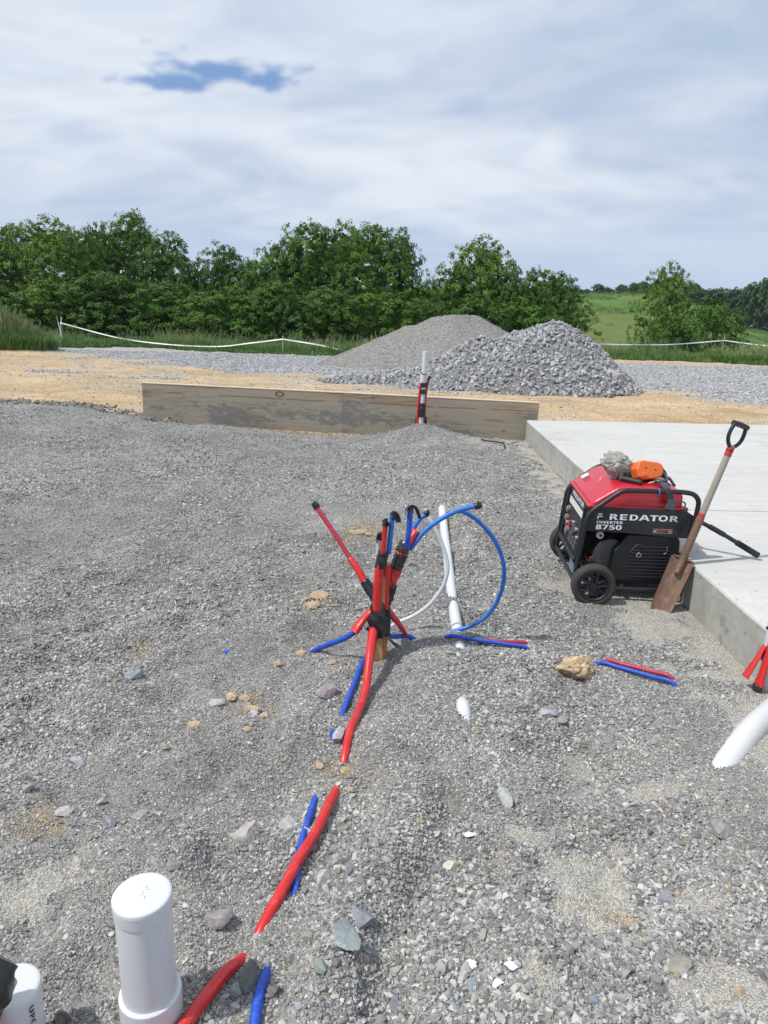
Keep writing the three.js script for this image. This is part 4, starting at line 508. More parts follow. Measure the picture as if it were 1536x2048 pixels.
  const soft = mat(C(0.2, 0.17, 0.16), 0.6); for (const [y, z, r] of [[0.035, -0.15, 0.022], [-0.02, -0.15, 0.022], [-0.05, -0.13, 0.014], [-0.085, -0.09, 0.027], [-0.015, 0.115, 0.013], [-0.05, 0.165, 0.013], [0.0, 0.02, 0.012]]) { const k = part('outlet', cyl(r, r, 0.018, -0.012, y, z, 'x', 22), r > 0.02 ? soft : M.alu, cp); part('outlet_face', cyl(r * 0.6, r * 0.6, 0.006, -0.022, y, z, 'x', 16), r > 0.02 ? mat(C(0.3, 0.2, 0.18), 0.6) : M.dark, k); }
  part('start_switch', box(0.016, 0.04, 0.03, -0.012, -0.03, -0.05, 0.004), mat(C(0.4, 0.02, 0.03), 0.4), cp);
  for (const [y, z] of [[-0.095, 0.02], [-0.095, 0.09], [-0.1, 0.16], [-0.03, 0.06]]) { const k = part('outlet_cover', box(0.02, 0.055, 0.05, -0.012, y, z, 0.006), M.grey, cp); part('cover_hinge', box(0.006, 0.006, 0.04, -0.024, y + 0.02, z, 0.002), M.dark, k); }
  // wheels
  for (const [z, s] of [[0.075, 1], [W - 0.075, -1]]) {
    const w = new THREE.Group(); w.name = 'wheel'; w.position.set(0.112, 0.125, z); o.add(w);
    part('tyre', new THREE.LatheGeometry([[0.088, -0.026], [0.1, -0.034], [0.115, -0.032], [0.1245, -0.022], [0.1258, 0], [0.1245, 0.022], [0.115, 0.032], [0.1, 0.034], [0.088, 0.026]].map(p => new THREE.Vector2(...p)), 56).rotateX(Math.PI / 2), M.rubber, w);
    part('rim', new THREE.LatheGeometry([[0.079, -0.026], [0.09, -0.028], [0.091, 0.026], [0.086, 0.031], [0.08, 0.028], [0.077, 0.02], [0.077, -0.02], [0.079, -0.026]].map(p => new THREE.Vector2(...p)), 48).rotateX(Math.PI / 2), M.panel, w);
    part('hub', cyl(0.022, 0.018, 0.05, 0, 0, s * 0.004, 'z', 24), M.panel, w);
    for (let k = 0; k < 5; k++) { const a = k * 1.2566 + 0.31, g = mergeGeometries([-1, 1].map(q => { const b = box(0.064, 0.012, 0.018, 0.046, 0, 0, 0.003); b.rotateZ(q * 0.13).translate(0, q * 0.009, 0); return b; })); g.rotateZ(a).translate(0, 0, s * 0.012); part('spoke', g, M.panel, w); }
  }
  part('axle', cyl(0.008, 0.008, 0.74, 0.112, 0.125, W / 2, 'z', 12), M.steel, o);
  part('support_foot', box(0.04, 0.075, 0.05, 0.575, 0.04, -0.05, 0.006), M.dark, o); part('support_foot', box(0.04, 0.075, 0.05, 0.575, 0.04, W + 0.05, 0.006), M.dark, o);
  // tow handle folded out over the slab
  const hd = part('tow_handle', sweep([[0.64, 0.50, -0.20], [0.74, 0.455, -0.17], [0.86, 0.40, -0.125], [0.95, 0.353, -0.09], [1.035, 0.308, -0.055]], 0.0125, { n: 14 }), M.frame, o);
  part('handle_grip', sweep([[0.945, 0.356, -0.092], [0.99, 0.332, -0.073], [1.06, 0.295, -0.045]], 0.0175, { n: 16 }), mat(C(0.018, 0.018, 0.018), 0.85), hd); part('handle_sleeve', sweep([[0.80, 0.43, -0.145], [0.88, 0.39, -0.117]], 0.0155, { n: 14 }), M.frame, hd);
  part('handle_bracket', box(0.05, 0.05, 0.03, 0.655, 0.50, -0.20, 0.006), M.frame, o);
  part('lifting_eye', new THREE.TorusGeometry(0.018, 0.004, 8, 20).translate(0.60, 0.575, -0.08), M.dark, o);
}
// ---------------------------------------------------------------- things lying on the generator
{
  const g = rockGeo(500, 0.165, 0.112, 0.125, [0.33, 0.32, 0.295], { detail: 40, cuts: 5, rough: 0.12, lump: 0.075, mott: 0.4 }); g.rotateZ(-0.55); const o = solo('concrete_lump', g, M.rock, 'rough grey lump of broken concrete resting on top of the generator', 'rubble'); o.position.set(1.372, 0.765, -4.05);
  const or = thing('orange_case', 'bright orange plastic tool housing lying on top of the generator', 'tool', [1.525, 0.69, -4.01], 0.25);
  const sh = new THREE.Shape(); sh.moveTo(-0.07, 0.012); sh.lineTo(-0.078, 0.05); sh.lineTo(-0.062, 0.085); sh.lineTo(-0.04, 0.092); sh.lineTo(0.05, 0.078); sh.quadraticCurveTo(0.078, 0.07, 0.08, 0.05); sh.lineTo(0.066, 0.012); sh.lineTo(0.03, 0.0); sh.lineTo(-0.05, 0.0); sh.closePath();
  const oM = new THREE.MeshPhysicalMaterial({ color: C(0.85, 0.17, 0.035), roughness: 0.42, map: mott }); const body = part('case_body', new THREE.ExtrudeGeometry(sh, { depth: 0.10, bevelEnabled: true, bevelThickness: 0.012, bevelSize: 0.01, bevelSegments: 4 }).translate(0, 0.008, -0.05).rotateX(-0.35), oM, or);
  for (const [x, y] of [[-0.03, 0.066], [0.03, 0.052]]) part('screw_hole', cyl(0.004, 0.004, 0.006, 0, 0, 0, 'z', 10).translate(x, y, 0.0625).rotateX(-0.35), M.dark, body);
  part('latch', box(0.035, 0.022, 0.012, -0.045, 0.025, 0.064, 0.004).rotateX(-0.35), oM, body);
  part('lanyard', sweep([[-0.03, 0.0, 0.075], [-0.045, 0.005, 0.10], [-0.02, 0.012, 0.105], [0.0, 0.008, 0.085], [-0.02, 0.004, 0.078]], 0.0025), mat(C(0.62, 0.58, 0.5), 0.8), or);
  solo('black_cable', sweep([[1.44, 0.71, -4.02], [1.50, 0.70, -4.16], [1.58, 0.75, -4.18], [1.625, 0.74, -4.12], [1.64, 0.715, -4.0], [1.61, 0.70, -3.93], [1.56, 0.70, -3.96], [1.60, 0.708, -4.06], [1.67, 0.70, -4.05], [1.68, 0.67, -3.96]], 0.0085), M.tape, 'black cable coiled behind the orange tool housing', 'cable');
  solo('blue_lead', sweep([[1.55, 0.70, -3.95], [1.585, 0.697, -3.92], [1.62, 0.692, -3.885], [1.60, 0.69, -3.87]], 0.006), mat(C(0.02, 0.03, 0.12), 0.6), 'dark blue cord lying on the red tank behind the top rail', 'lead');
  const t = thing('hand_tool', 'black tubular tool lying between the concrete lump and the orange housing', 'tool'); part('barrel', sweep([[1.365, 0.705, -3.98], [1.41, 0.70, -3.95], [1.47, 0.692, -3.91]], 0.019, { n: 16 }), M.black, t); part('collar', new THREE.TorusGeometry(0.02, 0.006, 8, 20).rotateY(0.9).translate(1.375, 0.703, -3.975), M.grey, t);
  const st = thing('ratchet_strap', 'black strap with a buckle hanging over the near side of the red tank', 'strap'); const cv = new THREE.CatmullRomCurve3([V(1.58, 0.70, -3.94), V(1.575, 0.695, -3.84), V(1.575, 0.675, -3.785), V(1.60, 0.60, -3.79), V(1.612, 0.575, -3.795)]), ssh = new THREE.Shape(); ssh.moveTo(-0.0015, -0.02); ssh.lineTo(0.0015, -0.02); ssh.lineTo(0.0015, 0.02); ssh.lineTo(-0.0015, 0.02); ssh.closePath();
  part('webbing', new THREE.ExtrudeGeometry(ssh, { steps: 24, extrudePath: cv }), M.tape, st); part('buckle', box(0.05, 0.06, 0.014, 0, 0, 0, 0.004).rotateZ(-0.25).translate(1.60, 0.60, -3.785), M.grey, st);
  solo('blue_tie', new THREE.TorusGeometry(0.0168, 0.004, 10, 28).rotateY(Math.PI / 2).translate(1.528, 0.668, -3.802), M.sky, 'blue band tied round the top rail of the generator', 'tie');
}
// ---------------------------------------------------------------- shovel leaning on the slab
{
  const tip = V(1.585, 0.012, -3.70), topP = V(1.905, 1.04, -3.765), Y = topP.clone().sub(tip).normalize(), side = V(0.80, -0.25, 0.55); const X = side.sub(Y.clone().multiplyScalar(side.dot(Y))).normalize(), Z = X.clone().cross(Y);
  const o = thing('shovel', 'rusty square shovel with grey wooden shaft and black D grip leaning on the slab', 'shovel', tip.toArray()); o.quaternion.setFromRotationMatrix(new THREE.Matrix4().makeBasis(X, Y, Z));
  const rust = mapTex(256, 512, (i, j) => { const n = fbm(i / 40, j / 50, 4), f = fbm(i / 6, j / 7, 3), k = 0.7 + n * 0.5 + (f - 0.5) * 0.4, wn = ss(0.5, 0.72, fbm(i / 30 + 9, j / 40, 3)); return [s8(lerp(0.20, 0.22, wn) * k), s8(lerp(0.115, 0.155, wn) * k), s8(lerp(0.078, 0.12, wn) * k)]; });
  const rM = mat(C(1, 1, 1), 0.62, { map: rust, metalness: 0.25, bumpMap: rust, bumpScale: 0.0008 });
  { const nu = 20, nv = 24, P = [], U = [], I = []; const layer = off => { for (let j = 0; j <= nv; j++) for (let i = 0; i <= nu; i++) { const u = i / nu * 2 - 1, v = j / nv, wd = (0.057 + 0.007 * v) * (v < 0.08 ? 0.86 + 0.14 * v / 0.08 : 1), y = v * 0.345 - 0.02 + (v < 0.06 ? (1 - u * u) * -0.012 * (1 - v / 0.06) : 0) - (v > 0.9 ? Math.abs(u) * 0.02 * (v - 0.9) / 0.1 : 0); const rib = Math.exp(-((u / 0.2) ** 2)) * 0.016 * ss(0.25, 1, v); P.push(u * wd, y, 0.018 * (u * u) - 0.03 * Math.sin(v * 1.4) + rib + off); U.push(u * 0.5 + 0.5, v); } }; layer(0); layer(-0.0022); const n1 = (nu + 1) * (nv + 1); for (let j = 0; j < nv; j++) for (let i = 0; i < nu; i++) { const a = j * (nu + 1) + i, b = a + nu + 1; I.push(a, a + 1, b, a + 1, b + 1, b); I.push(n1 + a, n1 + b, n1 + a + 1, n1 + a + 1, n1 + b, n1 + b + 1); }
    const rim = []; for (let i = 0; i <= nu; i++) rim.push(i); for (let j = 1; j <= nv; j++) rim.push(j * (nu + 1) + nu); for (let i = nu - 1; i >= 0; i--) rim.push(nv * (nu + 1) + i); for (let j = nv - 1; j >= 0; j--) rim.push(j * (nu + 1)); for (let k = 0; k < rim.length - 1; k++) I.push(rim[k], n1 + rim[k], rim[k + 1], rim[k + 1], n1 + rim[k], n1 + rim[k + 1]);
    const g = new THREE.BufferGeometry(); g.setAttribute('position', new THREE.Float32BufferAttribute(P, 3)); g.setAttribute('uv', new THREE.Float32BufferAttribute(U, 2)); g.setIndex(I); const bl = part('blade', toCreasedNormals(g, 0.9), rM, o);
    for (const s of [-1, 1]) part('foot_step', box(0.036, 0.006, 0.016, s * 0.036, 0.311, -0.018, 0.002), rM, bl); }
  const L = topP.clone().sub(tip).length();
  part('socket', sweep([[0, 0.22, -0.004], [0, 0.30, -0.016], [0, 0.38, -0.008], [0, 0.56, 0]], t => 0.0215 - 0.003 * (1 - t) * (t < 0.4 ? 1 : 0), { n: 16 }), rM, o);
  const wood = mat(C(1, 1, 1), 0.85, { map: mapTex(64, 512, (i, j) => { const k = 0.75 + fbm(i / 4, j / 60, 3) * 0.5; return [s8(0.30 * k), s8(0.27 * k), s8(0.225 * k)]; }) }), rb = mat(C(0.45, 0.025, 0.03), 0.6);
  part('shaft', cyl(0.0185, 0.0175, L - 0.56 - 0.10, 0, (L - 0.10 + 0.56) / 2, 0, 'y', 20), wood, o); part('red_band', cyl(0.0195, 0.0192, 0.055, 0, 0.555, 0, 'y', 20), rb, o); part('red_band', cyl(0.0192, 0.0192, 0.052, 0, L - 0.135, 0, 'y', 20), rb, o);
  const gp = new THREE.Group(); gp.name = 'grip'; gp.rotation.y = 0.95; o.add(gp); const y0 = L - 0.115;
  part('grip_yoke', sweep([[-0.046, y0 + 0.125, 0], [-0.053, y0 + 0.09, 0], [-0.05, y0 + 0.05, 0], [-0.028, y0 + 0.018, 0], [0, y0 + 0.004, 0], [0.028, y0 + 0.018, 0], [0.05, y0 + 0.05, 0], [0.053, y0 + 0.09, 0], [0.046, y0 + 0.125, 0]], 0.0105, { n: 12 }), M.frame, gp);
  part('grip_collar', cyl(0.02, 0.017, 0.03, 0, y0 - 0.002, 0, 'y', 18), M.frame, gp); part('grip_bar', sweep([[-0.056, y0 + 0.128, 0], [0, y0 + 0.131, 0], [0.056, y0 + 0.128, 0]], 0.0155, { n: 16 }), M.frame, gp);
}
// ---------------------------------------------------------------- gravel piles
function heap(fn, x0, x1, z0, z1, step, col, base) { return heightSheet(span(x0, x1, step), span(z1, z0, step), (x, z) => { const h = fn(x, z); return h > 0.005 ? yardY(x, z) - 0.02 + h : yardY(x, z) - 0.25; }, col); }
const cone = (x, z, cx, cz, h, slope, ax = 1) => h - Math.hypot((x - cx) * ax, z - cz) * slope;
const smax = (a, b, k) => { const h = Math.min(1, Math.max(0, 0.5 + 0.5 * (a - b) / k)); return lerp(b, a, h) + k * h * (1 - h); };
function fineHeap(x, z) { const n = (fbm(x * 1.3, z * 1.3, 3) - 0.5) * 0.2; let h = smax(cone(x, z, 2.3, -26, 2.15, 0.62, 0.85), cone(x, z, 0.6, -25.6, 1.35, 0.52, 0.8), 0.5); h = smax(h, cone(x, z, 3.3, -26.2, 1.8, 0.6), 0.4); h = Math.min(h, 1.78 + n * 0.3); return Math.max(0, h + n * 0.5); }
function coarseHeap(x, z) { const n = (fbm(x * 1.1 + 9, z * 1.1, 3) - 0.5) * 0.35; let h = smax(cone(x, z, 4.1, -18, 1.95, 0.80, x > 4.1 ? 1.08 : 0.82), cone(x, z, 2.35, -18, 1.22, 0.66, 0.85), 0.3); h = smax(h, cone(x, z, 4.75, -17.5, 0.8, 0.66), 0.35); h = smax(h, cone(x, z, 3.3, -18, 1.3, 0.8), 0.3); h = h > 1.1 ? 1.1 + 0.55 * Math.tanh((h - 1.1) * 1.5) : h; h = smax(h, cone(x, z, 0.3, -18.7, 0.32, 0.28, 0.45), 0.2); return Math.max(0, h + n * 0.6); }
{
  const o = thing('fine_gravel_pile', 'tall smooth heap of fine brown-grey gravel before the trees', 'gravel pile'), r = rng(31), L = [], c = [0, 0, 0];
  part('heap_body', heap(fineHeap, -3, 8, -31, -21.5, 0.1, (x, z) => { const k = 0.9 + fbm(x * 2, z * 2, 3) * 0.2; return [0.275 * k, 0.265 * k, 0.255 * k]; }), M.clay, o);
  for (let i = 0; i < 46000; i++) { const x = lerp(-2.6, 7.4, r()), z = lerp(-28, -21.8, r()), h = fineHeap(x, z); if (h < 0.02) continue; const s = 0.022 + r() * r() * 0.03; stoneTint(r, c, 0.29, 0.5); L.push([x, yardY(x, z) - 0.02 + h + s * 0.1, z, s, c[0], c[1] * 0.985, c[2] * 0.97, 0.8]); }
  scatter('gravel', CHIPS.slice(0, 4), L, M.chip, o, r);
}
{
  const o = thing('coarse_stone_pile', 'heap of large loose blue-grey crushed stones', 'gravel pile'), r = rng(32), L = [], near = [], c = [0, 0, 0];
  part('heap_body', heap(coarseHeap, -3, 8.5, -22, -14.6, 0.1, () => [0.2, 0.205, 0.215]), M.clay, o);
  for (let i = 0; i < 20000; i++) { const x = lerp(-2.8, 8.2, r()), z = lerp(-20.5, -14.8, r()), h = coarseHeap(x, z); if (h < 0.02) continue; const s = 0.055 + Math.pow(r(), 1.6) * 0.13, k = 0.325 * Math.exp((r() + r() - 1) * 0.4), t = r(); L.push([x, yardY(x, z) - 0.02 + h + s * (r() * 0.3 - 0.05), z, s, k * (t < 0.15 ? 1.06 : 0.97), k * (t < 0.15 ? 1 : 0.995), k * (t < 0.15 ? 0.93 : 1.05), 3]); }
  // a few slabs of rock at the right-hand foot
  L.sort((a, b) => (b[3] / -b[2]) - (a[3] / -a[2])); const tones = [0.8, 1, 1.22].map(k => mat(C(0.315 * k, 0.322 * k, 0.34 * k), 0.88));
  for (const a of L.splice(0, 300)) { const m = shade(new THREE.Mesh(CHIPS[Math.floor(r() * 8)], tones[Math.floor(r() * 3)])); m.name = 'stone'; m.position.set(a[0], a[1], a[2]); m.rotation.set(r() * 6, r() * 6, r() * 6); m.scale.setScalar(a[3]); o.add(m); }
  scatter('small_stones', CHIPS, L, M.chip, o, r);
  const b = solo('pale_boulder', rockGeo(610, 0.62, 0.3, 0.35, [0.38, 0.38, 0.37], { detail: 14, cuts: 12, rough: 0.06 }), M.rock, 'pale broken rock slab at the right foot of the coarse stone heap', 'stone'); b.position.set(5.35, 0.42, -16.8); b.rotation.z = -0.55;
}
// ---------------------------------------------------------------- crushed stone scattered over the clay yard
{
  const o = stuff('scattered_stone', 'blue-grey crushed stone scattered over the clay yard', 'gravel'), r = rng(33), L = [], c = [0, 0, 0];
  for (let i = 0; i < 130000; i++) { const z = -11 - 22 * Math.pow(r(), 0.8), half = -z * 0.6 + 1, x = (r() * 2 - 1) * half; if (z < table(GRASS, x) + 0.4) continue; const m = stonyAt(x, z); if (r() > m * m * 1.1 + 0.03) continue; const s = (m > 0.4 ? 0.05 : 0.03) + r() * r() * 0.06, k = 0.38 * Math.exp((r() + r() - 1) * 0.4); L.push([x, yardY(x, z) + s * 0.1, z, s, k * 0.97, k, k * 1.05, 0.8]); }
  for (let i = 0; i < 700; i++) { const x = -8 + r() * 5, z = table(PADEND, x) + (r() - 0.5) * 0.5, s = 0.04 + r() * r() * 0.1, k = 0.22 * (0.6 + r() * 0.7); L.push([x, Math.max(pad(x, z), yardY(x, z)) + s * 0.1, z, s, k, k * 0.95, k * 0.82, 0.8]); }
  scatter('crushed_stone', CHIPS, L, M.chip, o, r, 0.8);
}
// ---------------------------------------------------------------- fence of white tape
{
  const white = mat(C(0.82, 0.84, 0.84), 0.55), P = (x, z) => land(x, z);
  const stakes = (label, x, z, list, group) => { const y = Math.max(P(x, z), yardY(x, z) - 0.5); for (const [a, b, m, r] of list) solo('fence_post', sweep([[x + a[0], y - 0.1, z + a[1]], [x + b[0], b[2], z + b[1]]], r ?? 0.02, { n: 8, seg: 4 }), m ?? white, label, 'post', group); };
  stakes('white stake crossed with others where the white tape begins', -17.8, -39.2, [[[-0.12, 0], [0.14, 0, 1.5], white, 0.028], [[0.2, 0.15], [-0.12, 0, 1.55], mat(C(0.35, 0.36, 0.33), 0.7), 0.02], [[0.32, 0.3], [-0.05, 0.05, 1.2], white, 0.02]], 'crossed stakes at the start of the tape');
  stakes('thin pale fence post carrying the white tape left of the heaps', -4.84, -33.24, [[[0, 0], [0, 0, 0.86], mat(C(0.5, 0.52, 0.48), 0.6), 0.014]]);
  stakes('thin pale fence post standing behind the saddle between the two heaps', 5.2, -33.6, [[[0, 0], [0, 0, 1.5], mat(C(0.3, 0.32, 0.28), 0.6), 0.014]]);
  stakes('tall thin fence post carrying the white tape before the right-hand bush', 18.6, -39.9, [[[0, 0], [0, 0, 1.28], mat(C(0.42, 0.46, 0.42), 0.6), 0.02]]);
  const ribbon = (pts, label) => { const cv = new THREE.CatmullRomCurve3(pts.map(p => V(...p)), false, 'centripetal'), sh = new THREE.Shape(); sh.moveTo(-0.035, -0.003); sh.lineTo(0.035, -0.003); sh.lineTo(0.035, 0.003); sh.lineTo(-0.035, 0.003); sh.closePath(); const n = 80, fr = [], pos = [], idx = []; for (let i = 0; i <= n; i++) { const p = cv.getPoint(i / n), t = cv.getTangent(i / n), b = V(0, 1, 0), s = t.clone().cross(b).normalize(), tw = 0.25 * Math.sin(i * 0.4) - 0.35; const u = b.clone().multiplyScalar(Math.cos(tw * 0.9)).addScaledVector(s, Math.sin(tw * 0.9)), q = u.clone().cross(t).normalize(); for (const [a, d] of [[-0.028, -0.004], [0.028, -0.004], [0.028, 0.004], [-0.028, 0.004]]) pos.push(p.x + u.x * a + q.x * d, p.y + u.y * a + q.y * d, p.z + u.z * a + q.z * d); if (i < n) for (let k = 0; k < 4; k++) { const a = i * 4 + k, c = i * 4 + (k + 1) % 4; idx.push(a, c, a + 4, c, c + 4, a + 4); } } const g = new THREE.BufferGeometry(); g.setAttribute('position', new THREE.Float32BufferAttribute(pos, 3)); g.setIndex(idx); g.computeVertexNormals(); solo('fence_tape', g, white, label, 'tape'); };
  ribbon([[-17.76, 1.2, -39.15], [-13.86, 0.44, -38], [-8.4, 0.26, -35], [-6.4, 0.5, -34], [-4.84, 0.72, -33.24]], 'white fence tape sagging between the crossed stakes and the thin post');
  ribbon([[-4.84, 0.72, -33.24], [-3.1, 0.49, -33], [-1.48, 0.2, -33], [2, 0.3, -33.4], [5.2, 1.0, -33.6]], 'white fence tape running from the thin post behind the heaps');
  ribbon([[5.2, 1.0, -33.6], [7.8, 0.72, -34.2], [9.7, 0.74, -35], [12.7, 0.70, -37], [15.3, 0.72, -38.6], [18.6, 0.96, -39.9]], 'white fence tape running from the heaps to the right-hand post');
  ribbon([[18.6, 0.96, -39.9], [20.6, 0.75, -39.6], [23, 0.7, -39]], 'white fence tape leaving the right-hand post past the bush');
}
// ---------------------------------------------------------------- trees
M.leaf = new THREE.MeshPhysicalMaterial({ color: C(1, 1, 1), vertexColors: true, roughness: 0.8, specularIntensity: 0.35, transmission: 0.35, thickness: 0, side: THREE.DoubleSide });
M.bark = mat(C(0.11, 0.09, 0.07), 0.95);
// crown of separate leaves gathered in clumps on lobes; unit: height 1 from the ground, given width
function crownGeo(seed, { w = 0.5, base = 0.08, lobes = 22, clumps = 22, leaves = 16, size = 0.02, cs = 0.045, tint = [0.062, 0.125, 0.022], top = 0.55, fill = 0 }) {
  const r = rng(seed * 977 + 13), pos = [], col = [], nor = [], n = V(0, 0, 0), a = V(0, 0, 0), b = V(0, 0, 0), lob = [];
  for (let k = 0; k < lobes; k++) { const t = Math.pow((k + 0.5) / lobes, 0.9), y = base + (1 - base) * (0.06 + 0.86 * t), prof = Math.sqrt(Math.max(0.02, 1 - Math.pow(Math.abs(t - (1 - top)) / (t > 1 - top ? top : 1 - top + 0.25), 2.2))), an = k * 2.4 + r(), rr = w * 0.5 * prof * (k > lobes - 3 ? 0.25 : 0.4 + 0.5 * r()), s = (0.13 + 0.07 * r()) * (0.75 + 0.4 * prof); lob.push([Math.cos(an) * rr, Math.min(y, 1 - s * 0.7), Math.sin(an) * rr, s * (0.8 + w * 0.5), s * (0.75 + r() * 0.3)]); }
  for (const L of lob) for (let c = 0; c < clumps; c++) {
    const u = r() * 1.75 - 0.75, an = r() * 6.2832, s = Math.sqrt(Math.max(0, 1 - u * u)), rad = 0.74 + 0.28 * Math.pow(r(), 0.6), ox = Math.cos(an) * s, oy = u, oz = Math.sin(an) * s, cx = L[0] + ox * L[3] * rad, cy = Math.max(0.01, L[1] + oy * L[4] * rad), cz = L[2] + oz * L[3] * rad, ct = 0.78 + r() * 0.5, yel = (r() - 0.4) * 0.35;
    for (let l = 0; l < leaves; l++) {
      const px = cx + (r() + r() - 1) * cs, py = cy + (r() + r() - 1) * cs * 0.75, pz = cz + (r() + r() - 1) * cs; n.set(ox * 0.9 + (r() - 0.5) * 1.1, 0.4 + oy * 0.6 + (r() - 0.5) * 0.9, oz * 0.9 + (r() - 0.5) * 1.1).normalize(); a.set(r() - 0.5, (r() - 0.7) * 0.8, r() - 0.5).cross(n).normalize(); b.crossVectors(n, a); const sz = size * (0.65 + r() * 0.7), k = ct * (0.75 + r() * 0.5);
      const A = [px - a.x * sz, py - a.y * sz, pz - a.z * sz], B = [px + b.x * sz * 0.62, py + b.y * sz * 0.62 + sz * 0.12, pz + b.z * sz * 0.62], D = [px - b.x * sz * 0.62, py - b.y * sz * 0.62 + sz * 0.12, pz - b.z * sz * 0.62], E = [px + a.x * sz, py + a.y * sz, pz + a.z * sz]; pos.push(...A, ...B, ...D, ...B, ...E, ...D); for (let q = 0; q < 6; q++) { col.push(tint[0] * k * (1 + yel), tint[1] * k * (1 + yel * 0.25), tint[2] * k); }
    } }
  const g = new THREE.BufferGeometry(); g.setAttribute('position', new THREE.Float32BufferAttribute(pos, 3)); g.setAttribute('color', new THREE.Float32BufferAttribute(col, 3)); g.computeVertexNormals(); return { g, lob };
}
function trunkGeo(seed, lob, r0, base) { const r = rng(seed), gs = [], yt = 0.8; const bend = y => [Math.sin(y * 4 + seed) * 0.012, y, Math.cos(y * 3 + seed) * 0.012]; gs.push(sweep([bend(-0.05), bend(0.2), bend(0.45), bend(yt)], t => r0 * (1.15 - t * 0.95), { n: 8, seg: 12 })); lob.forEach((L, i) => { if (i % 2) return; const y = Math.max(base, L[1] - 0.12 - r() * 0.08), b = bend(Math.min(y, yt)); gs.push(sweep([b, [lerp(b[0], L[0], 0.5), lerp(b[1], L[1], 0.45), lerp(b[2], L[2], 0.5)], [L[0], L[1], L[2]]], t => r0 * 0.42 * (1 - t * 0.8), { n: 5, seg: 5 })); }); return mergeGeometries(gs); }
function treeKind(seed, o, r0 = 0.014) { const { g, lob } = crownGeo(seed, o); return { crown: g, trunk: trunkGeo(seed, lob, r0, o.base ?? 0.08) }; }
function plant(kind, name, label, category, x, y, z, h, w, turn, group) { const o = thing(name, label, category, [x, y, z], turn, group); o.scale.set(w, h, w); part('trunk', kind.trunk, M.bark, o); part('crown', kind.crown, M.leaf, o); return o; }
const G1 = [0.078, 0.172, 0.019], G2 = [0.062, 0.143, 0.018], G3 = [0.115, 0.205, 0.024];
const big = [1, 2, 3, 4].map(s => treeKind(s, { w: 0.62, lobes: 26, clumps: 56, leaves: 20, size: 0.0088, cs: 0.026, tint: s % 2 ? G1 : G2 }));
const low = [11, 12, 13].map(s => treeKind(s, { w: 0.95, base: 0.0, lobes: 18, clumps: 42, leaves: 20, size: 0.0145, cs: 0.042, tint: s % 2 ? G2 : G1, top: 0.5 }, 0.02));
const light = treeKind(21, { w: 0.66, lobes: 24, clumps: 44, leaves: 20, size: 0.0098, cs: 0.03, tint: G3 });
const far = [31, 32].map(s => treeKind(s, { w: 0.8, base: 0.05, lobes: 12, clumps: 14, leaves: 7, size: 0.045, cs: 0.09, tint: [0.05, 0.105, 0.035] }, 0.02));
